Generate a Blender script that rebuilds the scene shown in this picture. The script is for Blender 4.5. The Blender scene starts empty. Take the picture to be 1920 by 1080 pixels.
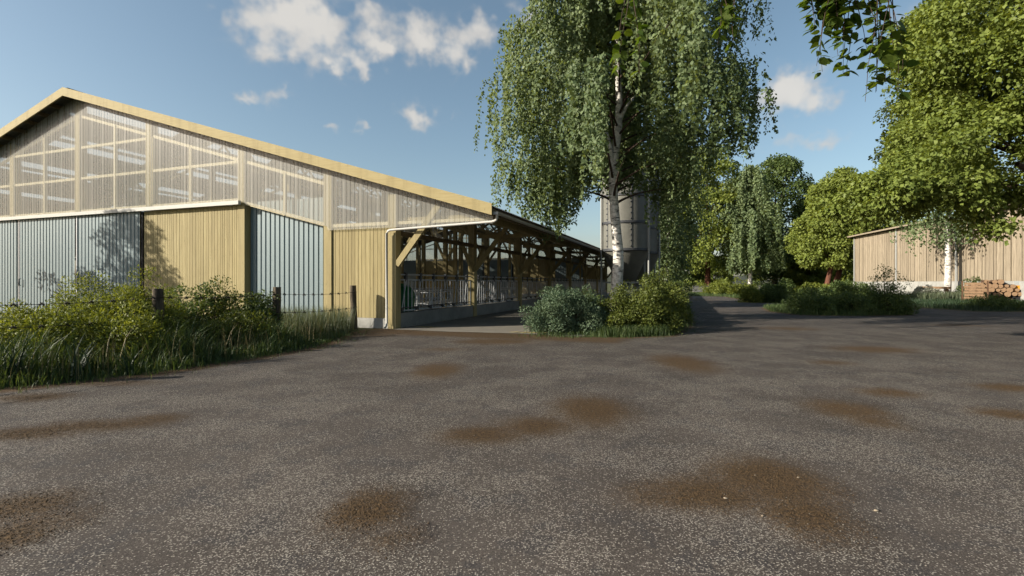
import bpy, math, random
import numpy as np
from mathutils import Vector, Matrix

random.seed(7)
rng = np.random.default_rng(11)
R = math.radians
S = bpy.context.scene
COL = S.collection
F, CX, HY, CH = 935.3, 960.0, 530.0, 1.7      # focal px, centre px, horizon px, eye height


def gpt(x, y, z=0.0):
    d = (CH - z) * F / (y - HY)
    return ((x - CX) / F * d, d)


# ------------------------------------------------------------------ helpers
def link(o, parent=None):
    COL.objects.link(o)
    if parent is not None:
        o.parent = parent
    return o


def tag(o, label=None, cat=None, group=None, kind=None):
    if label: o['label'] = label
    if cat: o['category'] = cat
    if group: o['group'] = group
    if kind: o['kind'] = kind
    return o


def thing(name, label, cat, loc=(0, 0, 0), rz=0.0, group=None):
    o = bpy.data.objects.new(name, None)
    o.empty_display_size = 0.3
    link(o)
    o.location = loc
    o.rotation_euler = (0, 0, rz)
    return tag(o, label, cat, group)


def copy_tree(o, parent=None):
    c = o.copy()
    COL.objects.link(c)
    c.parent = parent
    for ch in list(o.children):
        copy_tree(ch, c)
    return c


def np_mesh(name, verts, faces, mat, parent=None, var=None, smooth=False, attrs=None):
    """verts (N,3), faces (M,k) arrays -> one mesh object"""
    verts = np.asarray(verts, dtype=np.float32)
    faces = np.asarray(faces, dtype=np.int32)
    me = bpy.data.meshes.new(name)
    n, (m, k) = len(verts), faces.shape
    me.vertices.add(n)
    me.vertices.foreach_set('co', verts.ravel())
    me.loops.add(m * k)
    me.loops.foreach_set('vertex_index', faces.ravel())
    me.polygons.add(m)
    me.polygons.foreach_set('loop_start', np.arange(0, m * k, k, dtype=np.int32))
    me.update(calc_edges=True)
    if var is not None:
        a = me.attributes.new('var', 'FLOAT', 'POINT')
        a.data.foreach_set('value', np.asarray(var, dtype=np.float32))
    for nm, val in (attrs or {}).items():
        a = me.attributes.new(nm, 'FLOAT', 'POINT')
        a.data.foreach_set('value', np.asarray(val, dtype=np.float32))
    if smooth:
        me.polygons.foreach_set('use_smooth', np.ones(m, dtype=bool))
    me.materials.append(mat)
    o = bpy.data.objects.new(name, me)
    return link(o, parent)


class MB:
    def __init__(s):
        s.v, s.f, s.sm = [], [], []

    def _add(s, vs, fs, smooth=False):
        b = len(s.v)
        s.v += [tuple(p) for p in vs]
        for f in fs:
            s.f.append(tuple(b + i for i in f))
            s.sm.append(smooth)

    def box(s, x0, x1, y0, y1, z0, z1):
        s._add([(x0, y0, z0), (x1, y0, z0), (x1, y1, z0), (x0, y1, z0), (x0, y0, z1), (x1, y0, z1), (x1, y1, z1), (x0, y1, z1)],
               [(0, 3, 2, 1), (4, 5, 6, 7), (0, 1, 5, 4), (1, 2, 6, 5), (2, 3, 7, 6), (3, 0, 4, 7)])
        return s

    def beam(s, a, b, w, h, up=(0, 0, 1)):
        a, b, up = Vector(a), Vector(b), Vector(up)
        d = (b - a).normalized()
        if abs(d.dot(up)) > 0.98: up = Vector((0, 1, 0))
        sd = d.cross(up).normalized()
        u = sd.cross(d).normalized()
        vs = []
        for p in (a, b):
            for i, j in ((-1, -1), (1, -1), (1, 1), (-1, 1)):
                vs.append(p + sd * (w / 2 * i) + u * (h / 2 * j))
        s._add(vs, [(0, 1, 2, 3), (7, 6, 5, 4), (0, 4, 5, 1), (1, 5, 6, 2), (2, 6, 7, 3), (3, 7, 4, 0)])
        return s

    def tube(s, pts, rad, n=8, caps=True):
        pts = [Vector(p) for p in pts]
        if not hasattr(rad, '__len__'): rad = [rad] * len(pts)
        ref = Vector((0.31, 0.23, 0.92))
        rings = []
        for i, p in enumerate(pts):
            d = (pts[min(i + 1, len(pts) - 1)] - pts[max(i - 1, 0)]).normalized()
            if abs(d.dot(ref)) > 0.97: ref = Vector((0.9, 0.3, 0.1))
            a = d.cross(ref).normalized()
            b = d.cross(a).normalized()
            rings.append([p + (a * math.cos(2 * math.pi * k / n) + b * math.sin(2 * math.pi * k / n)) * rad[i] for k in range(n)])
        vs = [q for r in rings for q in r]
        fs = []
        for i in range(len(pts) - 1):
            for k in range(n):
                k2 = (k + 1) % n
                fs.append((i * n + k, i * n + k2, (i + 1) * n + k2, (i + 1) * n + k))
        s._add(vs, fs, True)
        if caps:
            s._add(rings[0], [tuple(range(n))])
            s._add(rings[-1], [tuple(reversed(range(n)))])
        return s

    def lathe(s, prof, n=32, c=(0, 0), a0=0.0):
        vs = []
        for r, z in prof:
            for k in range(n):
                t = a0 + 2 * math.pi * k / n
                vs.append((c[0] + r * math.cos(t), c[1] + r * math.sin(t), z))
        fs = []
        for i in range(len(prof) - 1):
            for k in range(n):
                k2 = (k + 1) % n
                fs.append((i * n + k, i * n + k2, (i + 1) * n + k2, (i + 1) * n + k))
        s._add(vs, fs, True)
        return s

    def prism(s, poly, y0, y1):
        """polygon in (x,z) extruded along y"""
        n = len(poly)
        vs = [(x, y0, z) for x, z in poly] + [(x, y1, z) for x, z in poly]
        fs = [tuple(range(n)), tuple(reversed(range(n, 2 * n)))]
        for i in range(n):
            j = (i + 1) % n
            fs.append((i, n + i, n + j, j))
        s._add(vs, fs)
        return s

    def build(s, name, mat, parent=None, smooth=None):
        me = bpy.data.meshes.new(name)
        me.from_pydata(s.v, [], s.f)
        me.polygons.foreach_set('use_smooth', s.sm)
        me.materials.append(mat)
        me.update()
        return link(bpy.data.objects.new(name, me), parent)


# ------------------------------------------------------------------ materials
KA = 0.62      # common albedo factor: the picture is exposed for sunlit surfaces
KL = 0.80


class NT:
    def __init__(s, name):
        s.m = bpy.data.materials.new(name)
        s.m.use_nodes = True
        s.t = s.m.node_tree
        s.t.nodes.clear()
        s.out = s.n('ShaderNodeOutputMaterial')

    def n(s, typ, ins=None, **kw):
        nd = s.t.nodes.new(typ)
        for k, v in kw.items(): setattr(nd, k, v)
        for k, v in (ins or {}).items():
            if hasattr(v, 'is_output'): s.t.links.new(v, nd.inputs[k])
            else: nd.inputs[k].default_value = v
        return nd

    def mixc(s, f, a, b, mode='MIX'):
        nd = s.n('ShaderNodeMix', data_type='RGBA', blend_type=mode)
        for i, v in ((0, f), (6, a), (7, b)):
            if hasattr(v, 'is_output'): s.t.links.new(v, nd.inputs[i])
            else: nd.inputs[i].default_value = v if i == 0 else (*v[:3], 1)
        return nd.outputs[2]

    def math(s, op, a, b=0.0, c=0.0, clamp=False):
        nd = s.n('ShaderNodeMath', operation=op, use_clamp=clamp)
        for i, v in enumerate((a, b, c)):
            if hasattr(v, 'is_output'): s.t.links.new(v, nd.inputs[i])
            else: nd.inputs[i].default_value = v
        return nd.outputs[0]

    def ramp(s, f, stops, interp='LINEAR'):
        nd = s.n('ShaderNodeValToRGB', {'Fac': f})
        cr = nd.color_ramp
        cr.interpolation = interp
        while len(cr.elements) < len(stops): cr.elements.new(0.5)
        for e, (p, c) in zip(cr.elements, stops):
            e.position = p
            e.color = (*c[:3], 1) if hasattr(c, '__len__') else (c, c, c, 1)
        return nd.outputs['Color']

    def coord(s, scale=(1, 1, 1), rot=(0, 0, 0)):
        tc = s.n('ShaderNodeTexCoord')
        mp = s.n('ShaderNodeMapping', {'Vector': tc.outputs['Object'], 'Scale': scale, 'Rotation': rot})
        return mp.outputs[0]

    def noise(s, vec, scale, detail=4, rough=0.55):
        return s.n('ShaderNodeTexNoise', {'Vector': vec, 'Scale': scale, 'Detail': detail, 'Roughness': rough}).outputs[0]

    def smooth(s, v, a, b, t0=0.0, t1=1.0):
        nd = s.n('ShaderNodeMapRange', {'Value': v, 'From Min': a, 'From Max': b, 'To Min': t0, 'To Max': t1}, interpolation_type='SMOOTHSTEP')
        return nd.outputs[0]

    def principled(s, col, rough=0.8, metal=0.0, bump=None, bstr=0.3, bdist=0.02, spec=0.3, k=None):
        k = KA if k is None else k
        if hasattr(col, 'is_output'): col = s.mixc(1.0, col, (k, k, k), 'MULTIPLY')
        else: col = tuple(c * k for c in col[:3])
        p = s.n('ShaderNodeBsdfPrincipled', {'Roughness': rough, 'Metallic': metal, 'Specular IOR Level': spec})
        if hasattr(col, 'is_output'): s.t.links.new(col, p.inputs['Base Color'])
        else: p.inputs['Base Color'].default_value = (*col[:3], 1)
        if bump is not None:
            b = s.n('ShaderNodeBump', {'Height': bump, 'Strength': bstr, 'Distance': bdist})
            s.t.links.new(b.outputs[0], p.inputs['Normal'])
        s.t.links.new(p.outputs[0], s.out.inputs['Surface'])
        return p


def plain(name, col, rough=0.6, metal=0.0, var=0.25, scale=6.0, stretch=(1, 1, 1), spec=0.3):
    t = NT(name)
    v = t.coord(stretch)
    n = t.noise(v, scale, 5, 0.6)
    c = t.mixc(n, tuple(x * (1 - var) for x in col), tuple(min(1, x * (1 + var)) for x in col))
    t.principled(c, rough, metal, n, 0.15, 0.01, spec)
    return t.m


def wood(name, light, dark, grain=(9, 9, 0.55), knots=True, rough=0.75):
    t = NT(name)
    v = t.coord(grain)
    n = t.noise(v, 2.2, 6, 0.62)
    v2 = t.coord((3, 3, 0.25))
    n2 = t.noise(v2, 1.3, 3, 0.5)
    c = t.mixc(t.smooth(n, 0.3, 0.75), light, dark)
    c = t.mixc(t.math('MULTIPLY', t.smooth(n2, 0.45, 0.75), 0.5), c, tuple(x * 0.6 for x in dark))
    if knots:
        vk = t.coord((6, 6, 1.6))
        k = t.n('ShaderNodeTexVoronoi', {'Vector': vk, 'Scale': 1.1}).outputs['Distance']
        c = t.mixc(t.math('MULTIPLY', t.smooth(k, 0.10, 0.03), 0.75), c, tuple(x * 0.35 for x in dark))
    isl = t.n('ShaderNodeNewGeometry').outputs['Random Per Island']
    c = t.mixc(t.math('MULTIPLY', isl, 0.50), c, tuple(x * 0.75 for x in dark))
    t.principled(c, rough, 0, n, 0.25, 0.01)
    return t.m


def leafmat(name, c1, c2, trans=0.35, tcol=None):
    t = NT(name)
    a = t.n('ShaderNodeAttribute', attribute_name='var').outputs['Fac']
    c = t.mixc(a, tuple(x * KL for x in c1), tuple(x * KL for x in c2))
    d = t.n('ShaderNodeBsdfPrincipled', {'Base Color': c, 'Roughness': 0.55, 'Specular IOR Level': 0.25})
    tc = t.mixc(1.0, c, tcol or (1.5, 1.35, 0.6), 'MULTIPLY')
    tr = t.n('ShaderNodeBsdfTranslucent', {'Color': tc})
    mx = t.n('ShaderNodeMixShader', {0: trans, 1: d.outputs[0], 2: tr.outputs[0]})
    t.t.links.new(mx.outputs[0], t.out.inputs['Surface'])
    return t.m


M = {}
M['timber'] = wood('pale_yellow_timber', (0.52, 0.435, 0.22), (0.40, 0.32, 0.145))
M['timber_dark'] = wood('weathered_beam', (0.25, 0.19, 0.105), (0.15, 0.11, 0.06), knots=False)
M['timber_horiz'] = wood('pale_timber_lengthwise', (0.58, 0.48, 0.245), (0.46, 0.365, 0.165), grain=(0.5, 9, 9))
M['timber_brightened'] = wood('brightened_timber_behind_sheet', (0.92, 0.82, 0.58), (0.78, 0.67, 0.44), knots=False)  # gable timber painted brighter, making up for light lost behind the milky sheet
M['boards_grey'] = wood('weathered_boards', (0.54, 0.45, 0.33), (0.345, 0.28, 0.20), grain=(7, 7, 0.5))
M['white'] = plain('white_coated_steel', (0.62, 0.61, 0.57), 0.45, 0, 0.06)
M['grey_pipe'] = plain('galvanised_gutter', (0.50, 0.50, 0.48), 0.5, 0.2, 0.1)
M['steel'] = plain('galvanised_tube', (0.62, 0.64, 0.67), 0.45, 0.2, 0.18, 12)
M['steel_dark'] = plain('dull_dark_steel', (0.10, 0.105, 0.115), 0.5, 0.4, 0.2, 12)
M['black'] = plain('black_gap', (0.012, 0.012, 0.013), 0.8)
M['wire'] = plain('rusty_wire', (0.03, 0.022, 0.018), 0.7, 0.3)
M['green_plastic'] = plain('green_plastic', (0.012, 0.17, 0.06), 0.4, 0, 0.12, 3)
M['roof'] = plain('dark_fibre_cement', (0.14, 0.14, 0.145), 0.85, 0, 0.3, 2)
M['pale_thing'] = plain('pale_board', (0.55, 0.52, 0.42), 0.7, 0, 0.1)
M['orange'] = plain('orange_paint', (0.72, 0.30, 0.015), 0.4, 0, 0.1)
M['silver'] = plain('grey_paint', (0.42, 0.44, 0.44), 0.4, 0.3, 0.1)
M['cloud'] = None


def mat_concrete(name, col, scale=1.5):
    t = NT(name)
    v = t.coord()
    n = t.noise(v, scale, 7, 0.65)
    n2 = t.noise(v, scale * 14, 4, 0.6)
    c = t.mixc(t.smooth(n, 0.3, 0.7), tuple(x * 0.72 for x in col), col)
    c = t.mixc(t.math('MULTIPLY', t.smooth(n2, 0.5, 0.7), 0.35), c, tuple(x * 0.6 for x in col))
    t.principled(c, 0.88, 0, n2, 0.35, 0.01)
    return t.m


M['concrete'] = mat_concrete('concrete', (0.33, 0.325, 0.31))
M['floor'] = mat_concrete('stable_floor', (0.75, 0.70, 0.58), .6)
M['concrete_pale'] = mat_concrete('pale_concrete', (0.56, 0.55, 0.51))
M['apron'] = mat_concrete('apron_concrete', (0.27, 0.245, 0.205), 0.8)


def mat_metal_sheet():
    t = NT('blue_grey_profiled_sheet')
    v = t.coord()
    n = t.noise(v, 28, 3, 0.7)
    n2 = t.noise(t.coord((1, 1, 0.2)), 1.1, 4, 0.6)
    c = t.mixc(t.smooth(n, 0.3, 0.7), (0.195, 0.262, 0.285), (0.262, 0.330, 0.348))
    c = t.mixc(t.math('MULTIPLY', t.smooth(n2, 0.5, 0.8), 0.35), c, (0.19, 0.24, 0.26))
    t.principled(c, 0.5, 0.15, n, 0.05, 0.005)
    return t.m


M['sheet'] = mat_metal_sheet()


def mat_clear(name, tint, opac0, opac1, per):
    t = NT(name)
    v = t.coord()
    sx = t.n('ShaderNodeSeparateXYZ', {'Vector': v}).outputs[0 if per[0] == 'x' else 1]
    fr = t.math('FRACT', t.math('DIVIDE', sx, per[1]))
    edge = t.smooth(t.math('ABSOLUTE', t.math('SUBTRACT', fr, 0.5)), 0.40, 0.46)
    n = t.noise(t.coord((7, 7, 0.15)), 1.2, 3, 0.6)
    op = t.math('ADD', t.math('MULTIPLY', edge, opac1 - opac0), t.math('MULTIPLY_ADD', n, 0.10, opac0 - 0.05), clamp=True)
    lp = t.n('ShaderNodeBsdfTransparent', {'Color': (0.93, 0.94, 0.93, 1)})
    tint = tuple(x * 0.82 for x in tint)
    d = t.n('ShaderNodeBsdfDiffuse', {'Color': (*tint, 1)})
    tr = t.n('ShaderNodeBsdfTranslucent', {'Color': (*tint, 1)})
    m1 = t.n('ShaderNodeMixShader', {0: 0.4, 1: d.outputs[0], 2: tr.outputs[0]})
    g = t.n('ShaderNodeBsdfGlossy', {'Color': (0.9, 0.9, 0.9, 1), 'Roughness': 0.25})
    m2 = t.n('ShaderNodeMixShader', {0: 0.08, 1: m1.outputs[0], 2: g.outputs[0]})
    m3 = t.n('ShaderNodeMixShader', {0: op, 1: lp.outputs[0], 2: m2.outputs[0]})
    t.t.links.new(m3.outputs[0], t.out.inputs['Surface'])
    return t.m


M['clear'] = mat_clear('milky_clear_sheet', (0.64, 0.63, 0.57), 0.42, 0.52, ('x', 0.76))
M['clear_side'] = mat_clear('clear_side_sheet', (0.55, 0.53, 0.47), 0.13, 0.24, ('y', 0.76))
M['skylight'] = mat_clear('skylight_sheet', (0.44, 0.51, 0.60), 0.80, 0.84, ('y', 0.6))


def mat_birch():
    t = NT('birch_bark')
    v = t.coord((1, 1, 1))
    n = t.noise(v, 5.0, 6, 0.7)
    nb = t.noise(t.coord((1.5, 1.5, 7)), 1.6, 4, 0.6)
    c = t.mixc(t.smooth(n, 0.42, 0.6), (0.60, 0.57, 0.53), (0.33, 0.31, 0.28))
    c = t.mixc(t.smooth(nb, 0.56, 0.66), c, (0.045, 0.04, 0.038))
    c = t.mixc(t.smooth(t.noise(v, 1.3, 3), 0.55, 0.75), c, (0.16, 0.145, 0.125))
    t.principled(c, 0.8, 0, n, 0.5, 0.03, k=1.05)
    return t.m


M['birch_bark'] = mat_birch()


def mat_bark(name, c1, c2):
    t = NT(name)
    n = t.noise(t.coord((6, 6, 1.1)), 2.0, 6, 0.7)
    c = t.mixc(t.smooth(n, 0.35, 0.65), c1, c2)
    t.principled(c, 0.9, 0, n, 0.7, 0.04)
    return t.m


M['bark'] = mat_bark('brown_bark', (0.10, 0.065, 0.045), (0.045, 0.03, 0.022))
M['bark_red'] = mat_bark('red_brown_bark', (0.22, 0.085, 0.05), (0.10, 0.045, 0.03))
M['post'] = mat_bark('weathered_post', (0.19, 0.15, 0.10), (0.055, 0.042, 0.03))
M['log_end'] = wood('cut_log_end', (0.44, 0.285, 0.165), (0.28, 0.165, 0.09), (3, 3, 3), False)
M['log_bark'] = mat_bark('log_bark', (0.20, 0.11, 0.06), (0.08, 0.042, 0.025))

M['leaf_birch'] = leafmat('birch_leaf', (0.088, 0.136, 0.064), (0.225, 0.285, 0.128), 0.34)
M['leaf_linden'] = leafmat('linden_leaf', (0.115, 0.162, 0.034), (0.245, 0.298, 0.066), 0.36)
M['leaf_bright'] = leafmat('bright_leaf', (0.145, 0.195, 0.040), (0.275, 0.325, 0.075), 0.38)
M['leaf_dark'] = leafmat('dark_leaf', (0.048, 0.082, 0.025), (0.135, 0.185, 0.052), 0.30)
M['leaf_blue'] = leafmat('bluegreen_leaf', (0.060, 0.105, 0.062), (0.150, 0.200, 0.110), 0.2, (1.2, 1.2, 0.8))
M['leaf_olive'] = leafmat('olive_leaf', (0.058, 0.085, 0.018), (0.155, 0.180, 0.034), 0.28)
M['leaf_lime'] = leafmat('lime_leaf', (0.10, 0.135, 0.024), (0.235, 0.265, 0.045), 0.36)
M['leaf_near'] = leafmat('near_leaf', (0.045, 0.085, 0.014), (0.090, 0.130, 0.022), 0.40, (2.2, 2.0, 0.6))
M['leaf_pale'] = leafmat('pale_leaf', (0.26, 0.27, 0.19), (0.50, 0.50, 0.40), 0.2, (1, 1, .9))
M['grass'] = leafmat('tall_grass_blade', (0.034, 0.068, 0.024), (0.105, 0.145, 0.046), 0.30)
M['grass_seed'] = leafmat('seeding_grass_blade', (0.075, 0.105, 0.060), (0.150, 0.170, 0.100), 0.25)
M['weed'] = leafmat('dark_weed_blade', (0.016, 0.035, 0.018), (0.040, 0.070, 0.028), 0.2)


def mat_ground():
    t = NT('asphalt_grass_dirt')
    v = t.coord()
    asp = t.n('ShaderNodeAttribute', attribute_name='asphalt').outputs['Fac']
    drt = t.n('ShaderNodeAttribute', attribute_name='dirt').outputs['Fac']
    nz = t.noise(v, 0.55, 5, 0.6)
    nf = t.noise(v, 2.4, 6, 0.7)
    ng = t.noise(v, 26.0, 4, 0.7)
    # asphalt: worn binder with exposed chippings
    vo = t.n('ShaderNodeTexVoronoi', {'Vector': v, 'Scale': 90.0, 'Randomness': 1.0}, voronoi_dimensions='2D')
    chip = t.n('ShaderNodeSeparateColor', {'Color': vo.outputs['Color']}).outputs[0]
    chip2 = t.n('ShaderNodeSeparateColor', {'Color': vo.outputs['Color']}).outputs[1]
    vo2 = t.n('ShaderNodeTexVoronoi', {'Vector': v, 'Scale': 190.0, 'Randomness': 1.0}, voronoi_dimensions='2D')
    fine = t.n('ShaderNodeSeparateColor', {'Color': vo2.outputs['Color']}).outputs[0]
    base = t.mixc(t.smooth(nz, 0.35, 0.68), (0.056, 0.045, 0.039), (0.092, 0.076, 0.066))
    base = t.mixc(t.math('MULTIPLY', t.smooth(nf, 0.50, 0.60), 0.62), base, (0.036, 0.035, 0.040))
    base = t.mixc(t.smooth(fine, 0.25, 0.9, 0.0, 0.55), tuple(x for x in (0.045, 0.04, 0.036)), base) if False else base
    base = t.mixc(t.math('MULTIPLY', t.smooth(fine, 0.55, 1.0), 0.55), base, (0.165, 0.145, 0.122))
    base = t.mixc(t.math('MULTIPLY', t.smooth(fine, 0.42, 0.0), 0.75), base, (0.022, 0.019, 0.018))
    amount = t.smooth(t.noise(v, 0.9, 3), 0.40, 0.60, 0.86, 0.58)
    ch = t.math('MULTIPLY', t.math('GREATER_THAN', chip, amount), t.smooth(vo.outputs['Distance'], 0.62, 0.32))
    cc = t.mixc(chip2, (0.15, 0.13, 0.11), (0.52, 0.475, 0.41))
    base = t.mixc(t.math('MULTIPLY', ch, 0.85), base, cc)
    # dirt
    dsum = t.math('ADD', drt, t.math('MULTIPLY_ADD', nf, 0.9, -0.45))
    dm = t.smooth(dsum, 0.05, 0.9)
    dcol = t.mixc(t.smooth(ng, 0.32, 0.68), (0.036, 0.020, 0.008), (0.135, 0.080, 0.032))
    base = t.mixc(t.math('MULTIPLY', dm, 0.93), base, dcol)
    # verge
    gcol = t.mixc(t.smooth(nf, 0.35, 0.65), (0.040, 0.058, 0.016), (0.085, 0.082, 0.028))
    gcol = t.mixc(t.math('MULTIPLY', t.smooth(ng, 0.5, 0.8), 0.6), gcol, (0.11, 0.11, 0.045))
    edge = t.math('ADD', asp, t.math('MULTIPLY_ADD', nf, 0.5, -0.25))
    soil = t.mixc(t.smooth(edge, 0.05, 0.30), gcol, t.mixc(ng, (0.075, 0.042, 0.02), (0.125, 0.078, 0.038)))
    c = t.mixc(t.smooth(edge, 0.40, 0.75), soil, base)
    h1 = t.math('MULTIPLY', ch, 0.6)
    h2 = t.math('MULTIPLY', t.math('MULTIPLY', ng, dm), 5.0)
    bump = t.math('ADD', t.math('ADD', h1, fine), h2)
    t.principled(c, 0.9, 0, bump, 1.0, 0.014, 0.25, k=0.92)
    return t.m


M['ground'] = mat_ground()

# ------------------------------------------------------------------ ground
def axis(segs):
    out = [segs[0][0]]
    for a, b, st in segs:
        n = max(1, int(round((b - a) / st)))
        out += list(np.linspace(a, b, n + 1)[1:])
    return np.array(out)


gx = axis([(-2500, -300, 550), (-300, -80, 40), (-80, -30, 4), (-30, -14, 0.7), (-14, 16, 0.2), (16, 34, 0.4), (34, 70, 2), (70, 300, 30), (300, 2500, 550)])
gy = axis([(-600, -60, 120), (-60, -8, 8), (-8, 1.5, 1.0), (1.5, 24, 0.2), (24, 50, 0.4), (50, 100, 1), (100, 300, 20), (300, 3000, 540)])
GX, GY = np.meshgrid(gx, gy)


def poly_sd(px, py, poly):
    """signed distance, positive inside"""
    d = np.full(px.shape, 1e9)
    ins = np.zeros(px.shape, bool)
    n = len(poly)
    for i in range(n):
        ax, ay = poly[i]
        bx, by = poly[(i + 1) % n]
        ex, ey = bx - ax, by - ay
        t = np.clip(((px - ax) * ex + (py - ay) * ey) / (ex * ex + ey * ey + 1e-12), 0, 1)
        d = np.minimum(d, np.hypot(px - ax - t * ex, py - ay - t * ey))
        c = ((ay > py) != (by > py)) & (px < (bx - ax) * (py - ay) / (by - ay + 1e-12) + ax)
        ins ^= c
    return np.where(ins, d, -d)


RIGHT = (0.943, -0.332)
VDIR = (0.332, 0.943)
BC = (-4.27, 18.3)


def bw(x, y):     # barn local (x right along the gable, y along the barn) -> world
    return (BC[0] + x * RIGHT[0] + y * VDIR[0], BC[1] + x * RIGHT[1] + y * VDIR[1])


ISL = {
    'left': [(-7.95, 7.75), (-6.5, 9.15), (-5.55, 11.2), (-5.0, 12.8), (-4.95, 14.8), (-5.2, 16.6), (-5.0, 17.9), bw(-0.2, 0.3), bw(-36, 0.3), (-60, 42), (-60, -10), (-16, -10), (-13, 2), (-10.2, 5.9)],
    'centre': [(0.2, 15.75), (1.6, 15.3), (3.4, 15.2), (5.1, 15.8), (6.6, 18.5), (8.3, 23), (11.5, 33), (15, 43), (20.5, 57), (25, 70), (12, 90), bw(7.2, 58), bw(7.2, 1.5), (0.9, 16.3)],
    'beds': [(14.9, 25.9), (17.5, 25.2), (20.8, 26.0), (22.2, 28), (22.0, 33.5), (19.5, 36), (16.8, 33.5), (15.0, 29)],
    'far': [(21.5, 66), (25.5, 60), (23.0, 50), (21.0, 42.3), (22.5, 39.6), (25.5, 41.3), (32, 48), (80, 75), (160, 120), (160, 400), (-60, 400), (-60, 130), (16, 88)],
    'right': [(27.2, 29.3), (31, 28.6), (60, 36), (80, 70), (34.5, 46.5), (30.0, 40.5), (27.5, 34)],
}
sd = np.full(GX.shape, -1e9)
for p in ISL.values():
    sd = np.maximum(sd, poly_sd(GX, GY, p))
outer = poly_sd(GX, GY, [(-16, -12), (60, -12), (75, 70), (30, 72), (10, 95), (-60, 95), (-60, 20), (-20, 20)])
sd = np.maximum(sd, -outer)
asph = np.clip(0.5 - sd / 1.1, 0, 1)

ST = [  # brown mud patches: px centre, px half sizes, tilt, strength
    (690, 955, 72, 44, 1.0), (735, 1005, 60, 26, .55), (1440, 895, 110, 45, 1.0), (1320, 925, 120, 34, .95), (1500, 960, 90, 52, .9), (1215, 930, 80, 26, .6),
    (1110, 768, 72, 28, 1.0), (905, 815, 85, 18, .9), (1010, 798, 80, 18, .9), (60, 812, 95, 13, .95), (180, 798, 110, 12, .9), (285, 788, 60, 14, .8), (40, 950, 90, 34, .9),
    (20, 1005, 70, 34, .95), (120, 975, 70, 22, .6), (1282, 680, 54, 17, 1.0), (820, 694, 44, 15, 1.0), (1590, 768, 70, 20, .9), (1640, 790, 50, 16, .8), (1640, 655, 80, 7, .9),
    (1560, 680, 46, 6, .7), (1665, 736, 55, 9, .9), (1895, 727, 60, 9, .9), (1890, 776, 60, 12, .9), (1480, 616, 60, 4, .7), (1800, 610, 60, 3, .6), (930, 640, 80, 6, .9), (830, 655, 50, 4, .6),
    (1250, 560, 60, 4, .7), (700, 627, 60, 5, .7), (60, 745, 70, 9, .9), (200, 718, 110, 6, .7)]
dirt = np.zeros(GX.shape)
for x, y, rx, ry, s in ST:
    cx, cy = gpt(x, y)
    ex = max(rx * cy / F, .25)
    ey = max(ry * cy * cy / (CH * F), .25)
    q = ((GX - cx) / ex) ** 2 + ((GY - cy) / ey) ** 2
    dirt = np.maximum(dirt, s * np.exp(-q * 0.9))
apr = poly_sd(GX, GY, [bw(-0.2, -1.4), bw(8.0, -1.4), bw(8.0, 0.2), bw(-0.2, 0.2)])
dirt = np.maximum(dirt, np.clip(0.75 + apr, 0, .8))
GZ = np.zeros(GX.shape)
nyy, nxx = GX.shape
idx = np.arange(nyy * nxx).reshape(nyy, nxx)
quads = np.stack([idx[:-1, :-1], idx[:-1, 1:], idx[1:, 1:], idx[1:, :-1]], -1).reshape(-1, 4)
fa = asph.ravel()[quads].mean(1)
V = np.stack([GX.ravel(), GY.ravel(), GZ.ravel()], -1)


def sub_mesh(name, sel):
    q = quads[sel]
    u, inv = np.unique(q, return_inverse=True)
    o = np_mesh(name, V[u], inv.reshape(-1, 4), M['ground'], None, None, False, {'asphalt': asph.ravel()[u], 'dirt': dirt.ravel()[u]})
    return tag(o, kind='structure')


sub_mesh('ground', fa <= 0.5)
sub_mesh('yard', fa > 0.5)


def flat(name, pts, z, mat, kind='structure', thick=0.0):
    mb = MB()
    n = len(pts)
    vs = [(x, y, z) for x, y in pts]
    mb._add(vs, [tuple(range(n))])
    if thick:
        vb = [(x, y, z - thick) for x, y in pts]
        mb._add(vs + vb, [(i, n + i, n + (i + 1) % n, (i + 1) % n) for i in range(n)])
    return tag(mb.build(name, mat), kind=kind)


BL = 51.1
flat('concrete_apron', [bw(0.05, -0.25), bw(2.2, -0.35), bw(4.6, -0.15), bw(7.0, -0.3), bw(7.2, 56), bw(0.05, 56)], 0.012, M['apron'])
flat('barn_floor', [bw(-35.9, 0.35), bw(0.0, 0.35), bw(0.0, BL - 0.3), bw(-35.9, BL - 0.3)], 0.014, M['floor'])

# low hills on the horizon
hm = NT('far_hillside')
hn = hm.noise(hm.coord((0.02, 0.02, 0.02)), 1.0, 6, 0.65)
hm.principled(hm.ramp(hn, [(0.35, (0.030, 0.045, 0.030)), (0.52, (0.055, 0.062, 0.036)), (0.66, (0.10, 0.088, 0.05))]), 0.95)
mh = MB()
N = 160
for ring in range(1):
    vs, fs = [], []
    for i in range(N + 1):
        a = R(-110) + R(220) * i / N
        h = 12 + 7 * math.sin(a * 5.3) + 5 * math.sin(a * 11 + 1) + 3 * math.sin(a * 23 + 2) + random.uniform(-1, 1)
        for rr, z in ((700, -1), (820, h * .7), (950, h), (1150, -1)):
            vs.append((math.sin(a) * rr, math.cos(a) * rr, z))
    for i in range(N):
        for k in range(3):
            b = i * 4 + k
            fs.append((b, b + 4, b + 5, b + 1))
    mh._add(vs, fs, True)
tag(mh.build('hills', hm.m), kind='structure')

# ------------------------------------------------------------------ barn
BR = math.atan2(RIGHT[1], RIGHT[0])
barn = thing('cattle_barn', 'long open sided pale timber barn with milky clear gable above blue grey doors', 'barn', (BC[0], BC[1], 0), BR)
RX, RZ, SL, EX = -17.87, 10.96, 0.305, 4.01
LX = 2 * RX - EX                      # left eave


def rt(x):                            # roof top height
    return RZ - SL * abs(x - RX)


OV = 0.55


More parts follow.
